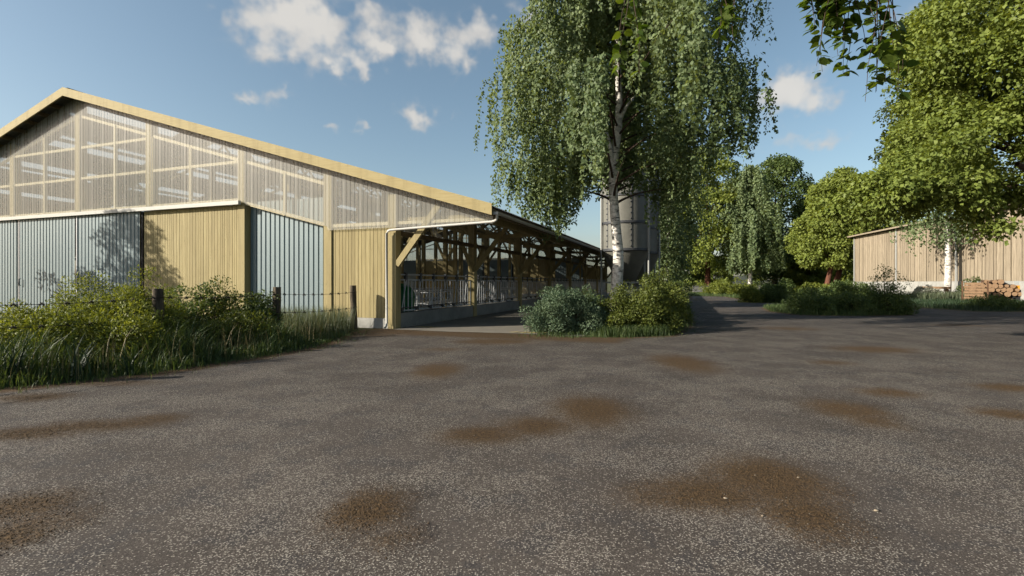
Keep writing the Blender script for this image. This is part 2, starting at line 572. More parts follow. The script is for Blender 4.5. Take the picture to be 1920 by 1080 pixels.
def roof_side(name, sgn):
    """one corrugated slope with openings for the skylights"""
    W = RX * 0 + (EX - RX)
    per = 0.177
    nv = int((BL + 2 * OV) / per)
    y = np.linspace(-OV, BL + OV, nv * 4 + 1)
    off = 0.026 * np.sin(np.arange(len(y)) * math.pi / 2)
    zones = [0.0, .6, 1.9, 4.0, 5.3, 7.5, 8.8, 11.2, 12.5, W * .985, W]
    mb = MB()
    nl = []
    for w in zones:
        nl.append([(RX + sgn * w, yy, RZ - SL * w - 0.06 + o) for yy, o in zip(y, off)])
    sky = []
    for b in range(7):
        for zi in (1, 3, 5, 7):
            ya = b * 7.3 + (.7 if zi in (1, 5) else 1.6)
            sky.append((zi, ya, ya + 5.0))
    vs, fs = [p for l in nl for p in l], []
    n = len(y)
    for zi in range(len(zones) - 1):
        for k in range(n - 1):
            ym = (y[k] + y[k + 1]) / 2
            if any(z == zi and a < ym < b for z, a, b in sky): continue
            fs.append((zi * n + k, zi * n + k + 1, (zi + 1) * n + k + 1, (zi + 1) * n + k))
    mb._add(vs, fs, True)
    mb.build(name, M['roof'], barn)
    for zi, a, b in sky:
        m2 = MB()
        x0, x1 = RX + sgn * zones[zi], RX + sgn * zones[zi + 1]
        yy = np.linspace(a - .09, b + .09, 29)
        vs = [(x, q, rt(x) - 0.045 + 0.024 * math.sin(q / per * 2 * math.pi)) for x in (x0 + sgn * -.05, x1 + sgn * .05) for q in yy]
        m2._add(vs, [(k, k + 1, 29 + k + 1, 29 + k) for k in range(28)], True)
        m2.build('skylight', M['skylight'], barn)


roof_side('roof', 1)
roof_side('roof', -1)
mb = MB()
mb._add([(RX + s * .3, y, RZ - .03) if s else (RX, y, RZ - .0) for y in (-OV, BL + OV) for s in (-1, 0, 1)], [(0, 1, 4, 3), (1, 2, 5, 4)])
mb.build('ridge_cap', M['roof'], barn)
# purlins under the sheets
for sgn in (1, -1):
    w = 0.35
    while w < EX - RX:
        x = RX + sgn * w
        z = rt(x) - 0.19
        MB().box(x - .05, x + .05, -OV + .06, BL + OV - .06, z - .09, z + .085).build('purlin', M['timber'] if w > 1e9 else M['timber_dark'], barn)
        w += 0.97
# barge boards
for y0, y1 in ((-OV - .06, -OV), (BL + OV, BL + OV + .06)):
    for sgn, xe in ((1, EX + .02), (-1, LX - .02)):
        pts = [(RX, RZ + .02), (xe, rt(EX) + .02), (xe, rt(EX) - .36), (RX, RZ - .38)]
        MB().prism(pts if sgn > 0 else pts[::-1], y0, y1).build('barge_board', M['timber_horiz'], barn)
# eave fascia, gutter
for sgn, xe in ((1, EX), (-1, LX)):
    MB().box(xe - .09, xe - .03, -OV + .08, BL + OV - .08, rt(EX) - .36, rt(EX) - .12).build('fascia', M['timber_dark'], barn)
    g = MB()
    ang = np.linspace(math.pi, 2 * math.pi, 9)
    gc = (xe + sgn * .10, rt(EX) - .24)
    vs = [(gc[0] + .085 * math.cos(a), y, gc[1] + .085 * math.sin(a)) for y in (-OV + .1, BL + OV) for a in ang]
    vs += [(gc[0] + .078 * math.cos(a), y, gc[1] + .078 * math.sin(a)) for y in (-OV + .1, BL + OV) for a in ang]
    g._add(vs, [(k, k + 1, 9 + k + 1, 9 + k) for k in range(8)] + [(18 + k, 27 + k, 27 + k + 1, 18 + k + 1) for k in range(8)], True)
    g.box(gc[0] - .09, gc[0] + .09, -OV + .085, -OV + .099, gc[1] - .09, gc[1] + .005)
    g.build('gutter', M['grey_pipe'], barn)
    MB().box(xe - sgn * .75 - .06, xe - sgn * .75 + .06, .2, BL - .2, rt(EX + -.75) - .62, rt(EX - .75) - .34).build('eave_beam', M['timber'], barn)

POSTX = [0.0, -7.43, -13.0, RX, 2 * RX + 13.0, 2 * RX + 7.43, 2 * RX]
INX = [-5.4, -11.2, RX, 2 * RX + 11.2, 2 * RX + 5.4]
FR = [i * 7.3 for i in range(8)]


def truss(y):
    t = MB()
    for sgn, xe in ((1, EX - .15), (-1, LX + .15)):
        t.beam((RX, y, RZ - .43), (xe, y, rt(EX - .15) - .43), .14, .26, (0, 0, 1))
        xb = RX + sgn * (17.87)
        zb = rt(xb) - 1.45
        t.beam((RX, y + .004, RZ - 1.5), (xb, y + .004, zb), .11, .16)
        n = 9
        for k in range(n):
            xa = RX + sgn * 17.6 * k / n
            xc = RX + sgn * 17.6 * (k + .5) / n
            xd = RX + sgn * 17.6 * (k + 1) / n
            t.beam((xa, y, rt(xa) - 1.45), (xc, y, rt(xc) - .5), .07, .11)
            t.beam((xc, y + .01, rt(xc) - .5), (xd, y + .01, rt(xd) - 1.45), .07, .11)
    return t.build('truss', M['timber'], barn)


def post(x, y, z1, w=.28, name='post'):
    return MB().box(x - w / 2, x + w / 2, y - w / 2, y + w / 2, 0, z1).build(name, M['timber'], barn)


def brace(a, b, w=.12, h=.2):
    return MB().beam(a, b, w, h).build('brace', M['timber'], barn)


for fi, y in enumerate(FR):
    if fi not in (0, 7): truss(y)
    for sgn, xo in ((1, 0.0), (-1, 2 * RX)):
        yy = y + (0.17 if fi == 0 else -0.17 if fi == 7 else 0)
        post(xo - sgn * .16, yy, rt(xo) - .57, .34)
        # outrigger carrying the eave and its slanting strut
        MB().beam((xo + sgn * .1, yy + .12, 4.02), (xo + sgn * 3.25, yy + .12, 4.02), .09, .17).build('outrigger', M['timber'], barn)
        brace((xo + sgn * .02, yy - .1, 2.35), (xo + sgn * 1.75, yy - .1, rt(xo + sgn * 1.75) - .5), .13, .22)
        for s in (-1, 1):
            if 0 < fi < 7 or (fi == 0 and s == 1) or (fi == 7 and s == -1):
                brace((xo - sgn * .13, yy + s * .12, 2.3), (xo - sgn * .13, yy + s * 1.35, 3.62), .12, .19)
    for x in INX:
        if fi in (0, 7): continue
        post(x, y, rt(x) - 1.4, .26)
    if 0 < fi < 7:
        for x in (INX[0], INX[-1]):
            for s in (-1, 1):
                brace((x + s * .1, y, 3.3), (x + s * 1.5, y, rt(x + s * 1.5) - 1.5), .1, .16)
# second row of intermediate posts along the feeding alley
for i in range(7):
    post(-2.9, FR[i] + 3.65, rt(-2.9) - .5, .2)
for x in (-2.9, INX[0], INX[-1]):
    MB().box(x - .09, x + .09, .4, BL - .4, rt(x) - (.52 if x == -2.9 else 1.7), rt(x) - (.30 if x == -2.9 else 1.42)).build('long_beam', M['timber'], barn)
# beams and clear sheets between the side posts
for sgn, xo in ((1, 0.0), (-1, 2 * RX)):
    for i in range(7):
        y0, y1 = FR[i] + (.36 if i == 0 else .18), FR[i + 1] - (.36 if i == 6 else .18)
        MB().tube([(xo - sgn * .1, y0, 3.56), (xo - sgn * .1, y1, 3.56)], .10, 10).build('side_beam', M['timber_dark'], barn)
        ys = np.arange(y0, y1 + .01, .095)
        zt = rt(xo) - .45
        vs = [(xo + sgn * (.03 + .018 * (1 if k % 4 in (0, 1) else -1)), q, z) for z in (3.62, zt) for k, q in enumerate(ys)]
        n = len(ys)
        m2 = MB()
        m2._add(vs, [(k, k + 1, n + k + 1, n + k) for k in range(n - 1)])
        m2.build('clear_side_panel', M['clear_side'], barn)
    cw = (-.42, -.02) if sgn > 0 else (.02, .42)
    MB().box(xo + cw[0], xo + cw[1] - .03 * sgn, .36, BL - .36, 0.016, .55).build('feed_curb', M['concrete'], barn)


def corr(x0, x1, zb, zt, y, per, amp, mat, name, out=-1, parent=barn):
    """trapezoid-profile sheet standing in the gable plane"""
    prof = [(0, 0), (.06, 1), (.70, 1), (.76, 0)]
    xs, of = [], []
    k = math.floor(x0 / per)
    while k * per < x1:
        for f, a in prof:
            x = (k + f) * per
            if x0 <= x <= x1:
                xs.append(x); of.append(a)
        k += 1
    if xs[0] > x0 + 1e-4: xs.insert(0, x0); of.insert(0, of[0])
    if xs[-1] < x1 - 1e-4: xs.append(x1); of.append(of[-1])
    fb = zb if callable(zb) else (lambda x: zb)
    ft = zt if callable(zt) else (lambda x: zt)
    n = len(xs)
    vs = [(x, y + out * a * amp, fb(x)) for x, a in zip(xs, of)] + [(x, y + out * a * amp, ft(x)) for x, a in zip(xs, of)]
    m2 = MB()
    m2._add(vs, [(k, k + 1, n + k + 1, n + k) for k in range(n - 1)])
    return m2.build(name, mat, parent)


def boards(x0, x1, z0, z1, y, mat, name, parent, w=.145, axis_rand=.0, t=.03, out=-1):
    m2 = MB()
    x = x0
    while x < x1 - .02:
        ww = min(w * random.choice((.75, 1, 1, 1.25)), x1 - x)
        yo = y + out * random.uniform(0, .006)
        m2.box(x + .008, x + ww - .008, min(yo, yo - out * t), max(yo, yo - out * t), z0, z1 + random.uniform(-axis_rand, axis_rand))
        x += ww
    m2.box(x0 + .002, x1 - .002, *sorted((y - out * (t + .002), y - out * (t + .02))), z0 + .004, z1 - .004)
    return m2.build(name, mat, parent)


def gable(yb, out):
    """gable wall; out=-1 faces the yard, +1 is the far end"""
    Y = lambda a: yb - out * a            # a metres inward from the wall face
    yr = lambda a, b: sorted((Y(a), Y(b)))
    mir = lambda x: 2 * RX - x
    for m in (lambda x: x, mir):
        sg = 1 if m(0) == 0 else -1

        def seg(xa, xb): return tuple(sorted((m(xa), m(xb))))
        # thick posts
        for px, w in ((-3.05, .36), (-7.43, .36)):
            x = m(px)
            MB().box(x - w / 2, x + w / 2, *yr(0, .34), 0, rt(x) - .45).build('gable_post', M['timber'], barn)
        x = m(-12.95)
        # chord below the roof and studs
        MB().beam((RX, Y(.1), RZ - 1.13), (m(-3.1), Y(.1), 5.52), .08, .13).build('gable_chord', M['timber_brightened'], barn)
        for px, za, zb in ((-5.2, 4.4, 6.1), (-10.4, 5.1, 7.6), (-12.76, 5.1, 8.3), (-15.25, 5.1, 9.1)):
            x = m(px)
            MB().box(x - .055, x + .055, *yr(.03, .14), za, zb).build('stud', M['timber_brightened'], barn)
        for z, xa, xb in ((8.25, -12.7, RX), (6.76, -7.5, RX), (5.17, -7.3, RX)):
            a, b = seg(xa, xb)
            MB().box(a, b, *yr(.04, .13), z - .06, z + .06).build('gable_rail', M['timber_brightened'], barn)
        MB().beam((m(-7.3), Y(.09), 5.02), (m(-3.1), Y(.09), 3.93), .09, .14).build('gable_rail', M['timber_brightened'], barn)
        a, b = seg(-2.9, -.35)
        MB().box(a, b, *yr(.04, .15), 3.83, 3.96).build('gable_rail', M['timber_brightened'], barn)
        a, b = seg(-.1, 3.75)
        MB().box(a, b, *yr(.05, .14), 3.84, 3.95).build('gable_rail', M['timber_brightened'], barn)
        # rafter at the gable
        MB().beam((RX, Y(.16), RZ - .42), (m(EX - .15), Y(.16), rt(EX - .15) - .42), .14, .24).build('gable_rafter', M['timber_dark'], barn)

        def zbot(x):
            u = -x if sg > 0 else -(2 * RX - x)
            if u > 7.3: return 5.06
            if u > 3.0: return 3.86 + (u - 3.0) / 4.3 * 1.15
            return 3.72
        cuts = [(-17.87, -12.95), (-12.95, -7.3), (-7.3, -3.0), (-3.0, -.15), (-.15, 3.86)]
        for xa, xb in cuts:
            a, b = seg(xa, xb)
            corr(a, b, zbot, lambda x: rt(x) - .30, Y(-.04), .19, .007, M['clear'], 'clear_panel', out)
        # lower wall
        a, b = seg(-7.22, -3.22)
        corr(a, b, .05, 5.08, Y(.32), .245, .032, M['sheet'], 'metal_panel', out)
        a, b = seg(-13.25, -7.62)
        boards(a, b, .12, 4.945, Y(.02), M['timber'], 'timber_door', barn, .15, 0, .03, out)
        a, b = seg(-2.87, -.34)
        boards(a, b, .38, 3.80, Y(.06), M['timber'], 'timber_wall', barn, .15, 0, .03, out)
        MB().box(a, b, *yr(.02, .3), 0, .375).build('wall_plinth', M['concrete_pale'], barn)
    x = RX
    MB().box(x - .17, x + .17, *yr(0, .33), 5.05, rt(x) - .45).build('gable_post', M['timber'], barn)
    for px in (-23.1, -12.95):
        x = px
        MB().box(x - .17, x + .17, *yr(.005, .33), 5.0, rt(x) - .45).build('gable_post', M['timber'], barn)
    # sliding metal doors and their rail
    edges = [(-22.35, -17.96), (-17.82, -13.42)]
    for a, b in edges + [(-28.05, -22.5)]:
        d = corr(a, b, .12, 4.93, Y(-.03), .245, .022, M['sheet'], 'sliding_door', out)
        hx = a + .22
        MB().tube([(hx, Y(-.09), 1.55), (hx, Y(-.16), 1.55), (hx, Y(-.16), 1.9), (hx, Y(-.09), 1.9)], .018, 6).build('handle', M['steel_dark'], d)
        MB().box(a, a + .06, *yr(-.075, -.02), .12, 4.93).build('door_edge', M['steel'], d)
    for x in (-22.42, -17.89, -13.34):
        MB().box(x - .07, x + .07, *yr(-.02, .05), .1, 4.93).build('door_gap', M['black'], barn)
    MB().box(-28.3, -7.35, *yr(-.22, -.08), 4.93, 5.09).build('door_rail', M['white'], barn)


gable(0.0, -1)
gable(BL, 1)
# downpipe from the gutter along the gable and down the corner post
gz = rt(EX) - .30
dp = [(EX + .10, -.33, 4.0), (EX + .10, -.33, 3.87), (EX + .07, -.31, 3.80), (EX - .02, -.27, 3.765), (EX - .14, -.24, 3.75), (0.1, -.16, 3.63), (-.14, -.15, 3.62), (-.23, -.15, 3.585), (-.28, -.15, 3.50), (-.28, -.15, .24), (-.28, -.17, .16), (-.28, -.27, .06)]
MB().tube(dp, .045, 12, False).build('downpipe', M['white'], barn)

# ------------------------------------------------------------------ feed fences
def feed_fence(y0, y1, label):
    t = thing('feed_fence', label, 'feed fence', (*bw(0, y0), .55), BR, 'feed fences along the open barn side')
    L = y1 - y0
    x = -.2
    for z, r in ((1.46, .030), (1.26, .030), (.075, .032), (.0, .0)):
        if r: MB().tube([(x, 0, z), (x, L, z)], r, 8).build('rail', M['steel'], t)
    MB().box(x - .035, x + .035, .02, L - .02, .17, .205).build('rail', M['steel_dark'], t)
    n = int(L / .27)
    for k in range(n + 1):
        y = k * L / n
        MB().tube([(x, y, .03), (x, y, 1.26)], .021, 6).build('bar', M['steel'], t)
        if k % 4 == 2 and k < n - 1:
            MB().tube([(x + .05, y - .26, .12), (x + .05, y + .07, 1.27)], .018, 6).build('slanting_bar', M['steel'], t)
            MB().box(x - .04, x + .06, y + .02, y + .14, 1.20, 1.54).build('latch', M['steel_dark'], t)
            MB().box(x - .04, x + .07, y - .32, y - .16, .06, .2).build('bottom_latch', M['steel_dark'], t)
    return t


ORD = ['between the corner post and second post, beside the white downpipe', 'between the second and third posts of the open side', 'between the third and fourth posts of the open side',
       'between the fourth and fifth posts, above the blue green shrub', 'between the fifth and sixth posts, above the blue green shrub', 'between the sixth and seventh posts, left of the silo', 'in the farthest bay, mostly behind the silo']
for i in range(7):
    feed_fence(FR[i] + (.36 if i == 0 else .19), FR[i + 1] - (.36 if i == 6 else .19), 'galvanised steel feed fence ' + ORD[i])

# cubicle dividers
def divider():
    t = tag(thing('stall_divider', 'curved steel tube cubicle divider standing in a row behind the feed fences', 'stall divider', (0, 0, 0), BR, 'cubicle dividers inside the barn'))
    p = []
    for k in range(15):
        a = k / 14 * math.pi
        p.append((-.95 - .28 * math.sin(a), 0, .82 + .28 * math.cos(a)))
    MB().tube([(.75, 0, 1.05), (.7, 0, 1.14), (.2, 0, 1.12)] + p + [(.4, 0, .50), (.7, 0, .46), (.75, 0, .54)], .03, 7).build('loop', M['steel'], t)
    MB().tube([(.75, 0, 0), (.75, 0, 1.3)], .04, 7).build('upright', M['steel'], t)
    return t


dv = divider()
first = True
for row, xr in enumerate((-4.2, -8.6, -13.4)):
    for k in range(16):
        y = 4.8 + k * 1.35
        o = dv if first else copy_tree(dv)
        first = False
        o.location = (*bw(xr, y), .014)
        if row == 1: o.rotation_euler.z = BR + math.pi
for xr, nm in ((-4.2, 'nearest the feed fences'), (-8.6, 'in the middle cubicle row')):
    t = thing('neck_rail', 'long steel neck rail lying over the cubicle dividers ' + nm, 'rail', (*bw(xr, 4.5), 1.17), BR)
    MB().tube([(.1, 0, 0), (.1, 21, 0)], .03, 7).build('tube', M['steel'], t)
    MB().tube([(.55, 0, .12), (.55, 21, .12)], .03, 7).build('tube', M['steel'], t)

# green container
t = thing('plastic_tank', 'rounded dark green plastic tank behind the first feed fence', 'tank', (*bw(-1.75, 3.1), .014), BR)
prof = [(.0, .02), (.55, .02), (.60, .08), (.63, .9), (.64, 1.05), (.62, 1.25), (.52, 1.45), (.30, 1.56), (0.0, 1.6)]
MB().lathe(prof, 28).build('shell', M['green_plastic'], t)
MB().lathe([(.655, 1.0), (.67, 1.02), (.67, 1.08), (.655, 1.1)], 28).build('rim', M['green_plastic'], t)
MB().lathe([(.16, 1.55), (.18, 1.57), (.18, 1.64), (.0, 1.66)], 20).build('lid', M['green_plastic'], t)

# hazard markings painted on the apron
def hazard(cx, cy, L, w, name, label):
    t = thing(name, label, 'floor marking', (*bw(cx, cy), .0165), BR)
    ys = int(L / .16)
    for k, (mt, nm) in enumerate(((M['orange_y'], 'yellow_stripe'), (M['black'], 'black_stripe'))):
        m2 = MB()
        for j in range(ys):
            if j % 2 != k: continue
            x = -L / 2 + j * .16
            m2._add([(x, -w / 2, 0), (x + .16, -w / 2, 0), (x + .16 + .2, w / 2, 0), (x + .2, w / 2, 0)], [(0, 1, 2, 3)])
        m2.build(nm, mt, t)


M['orange_y'] = plain('hazard_yellow', (0.62, 0.50, 0.17), 0.8, 0, .2)
hazard(.75, 1.0, .95, .34, 'hazard_marking', 'worn yellow and black striped marking on the apron below the first feed fence')
hazard(5.0, .28, 1.3, .26, 'hazard_marking', 'worn yellow and black striped marking on the apron beside the blue green shrub')

# ------------------------------------------------------------------ silos
def mat_silo():
    t = NT('silo_panel')
    v = t.coord()
    n = t.noise(v, 1.4, 5, 0.6)
    n2 = t.noise(t.coord((3, 3, .3)), 1.5, 4)
    c = t.mixc(t.smooth(n, .3, .7), (0.20, 0.197, 0.172), (0.245, 0.242, 0.21))
    c = t.mixc(t.math('MULTIPLY', t.smooth(n2, .5, .8), .4), c, (0.165, 0.155, 0.13))
    t.principled(c, .55, 0, n, .08, .01)
    return t.m


M['silo'] = mat_silo()


def silo(x, y, label, rz):
    t = thing('feed_silo', label, 'silo', (x, y, 0), rz, 'feed silos beside the barn')
    r = 1.62
    MB().lathe([(r, 3.88), (r, 10.1)], 40).build('tank', M['silo'], t)
    MB().lathe([(.55, 1.72), (.60, 1.74), (r, 3.88)], 40).build('hopper', M['silo'], t)
    MB().lathe([(r + .03, 10.08), (r + .03, 10.14), (.32, 11.1), (.3, 11.25), (0, 11.27)], 40).build('roof', M['silo'], t)
    MB().lathe([(0, 1.25), (.34, 1.25), (.36, 1.30), (.36, 1.7), (.58, 1.735)], 24).build('outlet', M['steel'], t)
    for z in (3.88, 5.68, 7.48, 9.35):
        MB().lathe([(r + .005, z - .09), (r + .05, z - .085), (r + .02, z - .02), (r + .02, z + .02), (r + .05, z + .085), (r + .005, z + .09)], 40).build('ring', M['steel_dark'], t)
    for k in range(6):
        a = k * math.pi / 3 + .30
        m2 = MB()
        m2.beam((r * 1.004 * math.cos(a), r * 1.004 * math.sin(a), 3.9), (r * 1.004 * math.cos(a), r * 1.004 * math.sin(a), 10.0), .05, .02, (math.cos(a), math.sin(a), 0))
        z = 4.1
        while z < 10:
            for da in (-.055,):
                b = a + da
                m2.lathe([(.0, z - .045), (.045, z - .03), (.045, z + .03), (0, z + .045)], 6, ((r + .01) * math.cos(b), (r + .01) * math.sin(b)))
            z += .36
        m2.build('bolted_seam', M['steel_dark'], t)
    for deg in (190, 315, 30, 110):
        a = R(deg) - rz
        q = (1.74 * math.cos(a), 1.74 * math.sin(a))
        l = MB().tube([(*q, 0), (*q, 10.0)], .062, 10).build('leg', M['grey_pipe'], t)
        MB().box(q[0] - .16, q[0] + .16, q[1] - .16, q[1] + .16, .012, .035).build('foot_plate', M['steel'], l)
    m2 = MB()
    ps = [(1.74 * math.cos(R(d) - rz), 1.74 * math.sin(R(d) - rz)) for d in (190, 315, 30, 110)]
    for i in range(4):
        m2.beam((*ps[i], 1.72), (*ps[(i + 1) % 4], 1.72), .06, .1)
    m2.build('brace_frame', M['grey_pipe'], t)


silo(7.75, 34.0, 'tall pale ringed feed silo right behind the white birch trunk', 0.25)
silo(9.5, 37.6, 'second feed silo half hidden behind the right edge of the front silo', 0.05)

# ------------------------------------------------------------------ foliage generators
def unit(a):
    return a / (np.linalg.norm(a, axis=-1, keepdims=True) + 1e-9)


def leaf_obj(name, P, D, Nn, L, W, mat, parent, var):
    n = len(P)
    D = unit(D)
    Sd = unit(np.cross(D, Nn))
    Nn = unit(np.cross(Sd, D))
    L = np.broadcast_to(np.asarray(L, float), (n,))[:, None]
    W = np.broadcast_to(np.asarray(W, float), (n,))[:, None]
    v = np.empty((n, 4, 3))
    v[:, 0] = P
    v[:, 1] = P + D * L * .42 + Sd * W * .5 + Nn * W * .12
    v[:, 2] = P + D * L
    v[:, 3] = P + D * L * .42 - Sd * W * .5 + Nn * W * .12
    return np_mesh(name, v.reshape(-1, 3), np.arange(n * 4).reshape(n, 4), mat, parent, np.repeat(var, 4))


def rdir(n):
    return unit(rng.normal(size=(n, 3)))


def clump_leaves(cent, rad, per, leaf, droop=.35, flat=.75, cvar=None):
    """leaves spread over the shells of many clumps"""
    n = len(cent)
    reps = np.maximum(20, (per * (rad / rad.mean()) ** 2)).astype(int)
    ci = np.repeat(np.arange(n), reps)
    m = len(ci)
    d = rdir(m)
    d[:, 2] = np.where(rng.random(m) < .55, np.abs(d[:, 2]), d[:, 2])
    rr = rad[ci] * (0.35 + .75 * rng.random(m) ** .6)
    sc = np.array([1, 1, flat])
    P = cent[ci] + d * rr[:, None] * sc
    D = d * .7 + rdir(m) * .8 + np.array([0, 0, -droop])
    Nn = d * .9 + np.array([0, 0, .35]) + rdir(m) * .5
    cv = (rng.random(n) if cvar is None else cvar)
    var = np.clip(.30 * cv[ci] + .7 * rng.random(m), 0, 1)
    L = leaf * rng.uniform(.7, 1.3, m)
    return P, D, Nn, L, var


def crown_clumps(base, prof, n, rc, outer=.8, lump=.16):
    zs = np.array([p[0] for p in prof]); rs = np.array([p[1] for p in prof])
    zz = np.linspace(zs[0], zs[-1], 200)
    rr = np.interp(zz, zs, rs)
    w = rr + .3
    z = rng.choice(zz, n, p=w / w.sum())
    a = rng.uniform(0, 2 * math.pi, n)
    ph = rng.uniform(0, 6, 4)
    lumpf = 1 + lump * (np.sin(2 * a + ph[0] + z * .4) + np.sin(5 * a + ph[1] - z * .7) * .7 + np.sin(3 * a + z * 1.1 + ph[2]) * .6)
    q = np.where(rng.random(n) < outer, rng.uniform(.72, 1.0, n), np.sqrt(rng.random(n)) * .75)
    r = np.interp(z, zs, rs) * lumpf * q
    c = np.stack([base[0] + r * np.cos(a), base[1] + r * np.sin(a), base[2] + z], -1)
    return c, rc * rng.uniform(.65, 1.35, n)


def broadleaf(name, label, loc, prof, n, rc, per, leaf, lm, bark, trunk_r, fork, wl=.75, group=None, extra=None, droop=.35, cat='tree', lean=(0, 0), outer=.8, lump=.16, limbs=14, tb=(0, 0), xl=None):
    t = thing(name, label, cat, (*loc, 0), 0, group)
    c, r = crown_clumps((0, 0, 0), prof, n, rc, outer, lump)
    if extra is not None:
        ec = np.array([(e[0], e[1], e[2]) for e in extra], float); er = np.array([e[3] for e in extra], float)
        c = np.concatenate([c, ec]); r = np.concatenate([r, er])
    P, D, Nn, L, var = clump_leaves(c, r, per, leaf, droop)
    P[:, 2] = np.maximum(P[:, 2], .15)
    leaf_obj('crown', P, D, Nn, L, L * wl, M[lm], t, var)
    zt = prof[-1][0]
    m2 = MB()
    m2.tube([(tb[0], tb[1], -.5), (tb[0] * .8 + lean[0] * .2, tb[1] + lean[1] * .2, fork * .35), (lean[0], lean[1], fork), (lean[0] * 1.2, lean[1] * 1.2, zt * .8)], [trunk_r * 1.35, trunk_r, trunk_r * .8, trunk_r * .2], 10)
    order = rng.permutation(len(c))[:limbs]
    for i in order:
        e = c[i]
        s = np.array([lean[0], lean[1], fork * rng.uniform(.8, 1.25)])
        mid = (s + e) / 2 + np.array([0, 0, .08 * np.linalg.norm(e - s)])
        m2.tube([s, mid, e], [trunk_r * .42, trunk_r * .26, trunk_r * .06], 6, False)
    for pth, rd in xl or []: m2.tube(pth, rd, 9, False)
    m2.build('trunk', M[bark], t)
    return t


def shrub(label, loc, rx, ry, h, n, rc, per, leaf, lm, group=None, wl=.5, cat='shrub', name='shrub', droop=.0, twigs=26, base=.25, fill=1.0):
    t = thing(name, label, cat, (*loc, 0), rng.uniform(0, 6), group)
    d = rdir(n)
    d[:, 2] = np.abs(d[:, 2])
    q = rng.uniform(.45, 1.0, n) ** .7
    ph = rng.uniform(0, 6, 2)
    a = np.arctan2(d[:, 1], d[:, 0])
    lump = 1 + .20 * np.sin(3 * a + ph[0]) + .16 * np.sin(7 * a + ph[1]) + .10 * rng.normal(size=n)
    c = d * q[:, None] * np.array([rx, ry, h * .86]) * lump[:, None]
    c[:, 2] = np.maximum(c[:, 2], base * rng.random(n))
    r = rc * rng.uniform(.6, 1.4, n)
    # sprays: leaves along short shoots that stick out of each clump
    P, D, Nn, L, var = clump_leaves(c, r, per, leaf, droop, 1.0)
    P[:, 2] = np.abs(P[:, 2]) + .01
    leaf_obj('foliage', P, D, Nn, L, L * wl, M[lm], t, var)
    m2 = MB()
    for i in rng.permutation(n)[:twigs]:
        e = c[i] + d[i] * r[i] * .8
        b = e * np.array([.15, .15, 0])
        m2.tube([b, (b + e) / 2 + np.array([0, 0, .1 * h]), e], [.022, .014, .005], 5, False)
    m2.build('stem', M['bark'], t)
    return t


def birch(label, loc, prof, trunk, tr, limbs, strands, leaf, per_m, lm='leaf_birch', hang=(1.5, 4.2), zmin=3.6, name='birch_tree', group=None, fork=None, gap=None, asym=0.0):
    t = thing(name, label, 'tree', (*loc, 0), 0, group)
    tp = np.array(trunk, float)
    m2 = MB()
    m3 = MB()
    n = len(tp)
    # smooth the trunk line
    tt = np.linspace(0, n - 1, n * 4)
    pts = np.stack([np.interp(tt, np.arange(n), tp[:, k]) for k in range(3)], -1)
    for _ in range(2): pts[1:-1] = (pts[:-2] + 2 * pts[1:-1] + pts[2:]) / 4
    rad = tr * (1 - .86 * (pts[:, 2] / pts[-1, 2]))
    rad[0] *= 1.25
    m2.tube(pts, list(rad), 12)
    zs = np.array([p[0] for p in prof]); rs = np.array([p[1] for p in prof])
    Ps, Ds, Ns, Vs = [], [], [], []
    ga = 2.39996
    for i in range(limbs):
        f = (i + .5) / limbs
        z0 = zs[0] + (zs[-1] - zs[0]) * f ** 1.1
        Rm = np.interp(z0, zs, rs) * rng.uniform(.62, 1.14)
        a = i * ga + rng.uniform(-.3, .3)
        Rm *= 1 + asym * math.cos(a)
        dr = np.array([math.cos(a), math.sin(a), 0])
        b0 = np.array([np.interp(z0 - 1.2, pts[:, 2], pts[:, k]) for k in range(3)])
        lp = lambda s: b0 + dr * Rm * s + np.array([0, 0, Rm * (.62 * s - .42 * s * s)])
        ln = [lp(s) for s in (0, .15, .35, .6, .85, 1.0)]
        rb = max(.03, tr * .32 * (1 - f * .7))
        m3.tube(ln, [rb * .8, rb * .6, rb * .42, rb * .25, rb * .15, rb * .06], 6, False)
        cv = rng.random()
        for j in range(strands):
            s = rng.uniform(.12, 1.0) ** .8
            p0 = lp(s) + np.array([rng.normal() * .34, rng.normal() * .34, rng.uniform(-.1, .35)])
            if gap and p0[1] < .8 and gap[0] < p0[0] < gap[1] and p0[2] < 13.5:
                if rng.random() < .97: continue
            Lh = rng.uniform(*hang) * (.55 + .45 * min(1, Rm / 4))
            zm = zmin(p0[0]) if callable(zmin) else zmin
            Lh = min(Lh, p0[2] - zm * rng.uniform(.92, 1.25))
            if Lh < .35: continue
            k = max(4, int(Lh * per_m))
            q = np.sort(rng.random(k))
            sway = dr * rng.uniform(-.06, .22) + np.array([rng.normal() * .07, rng.normal() * .07, 0])
            P = p0 + np.outer(q * Lh, [0, 0, -1]) + np.outer((q * Lh) * (1 - .35 * q), sway) + rng.normal(size=(k, 3)) * .075
            D = rdir(k) * .75 + np.array([0, 0, -.8])
            Ns.append(rdir(k) * .8 + dr * .9 + np.array([0, 0, .25]))
            Ps.append(P); Ds.append(D)
            Vs.append(np.clip(.35 * cv + .2 * rng.random() + .45 * rng.random(k), 0, 1))
    P = np.concatenate(Ps); D = np.concatenate(Ds); Nn = np.concatenate(Ns); var = np.concatenate(Vs)
    L = leaf * rng.uniform(.7, 1.25, len(P))
    leaf_obj('crown', P, D, Nn, L, L * .78, M[lm], t, var)
    for fk in fork or []:
        m2.tube(fk[0], fk[1], 9, False)
    m2.build('trunk', M['birch_bark'], t)
    m3.build('branches', M['bark'], t)
    return t


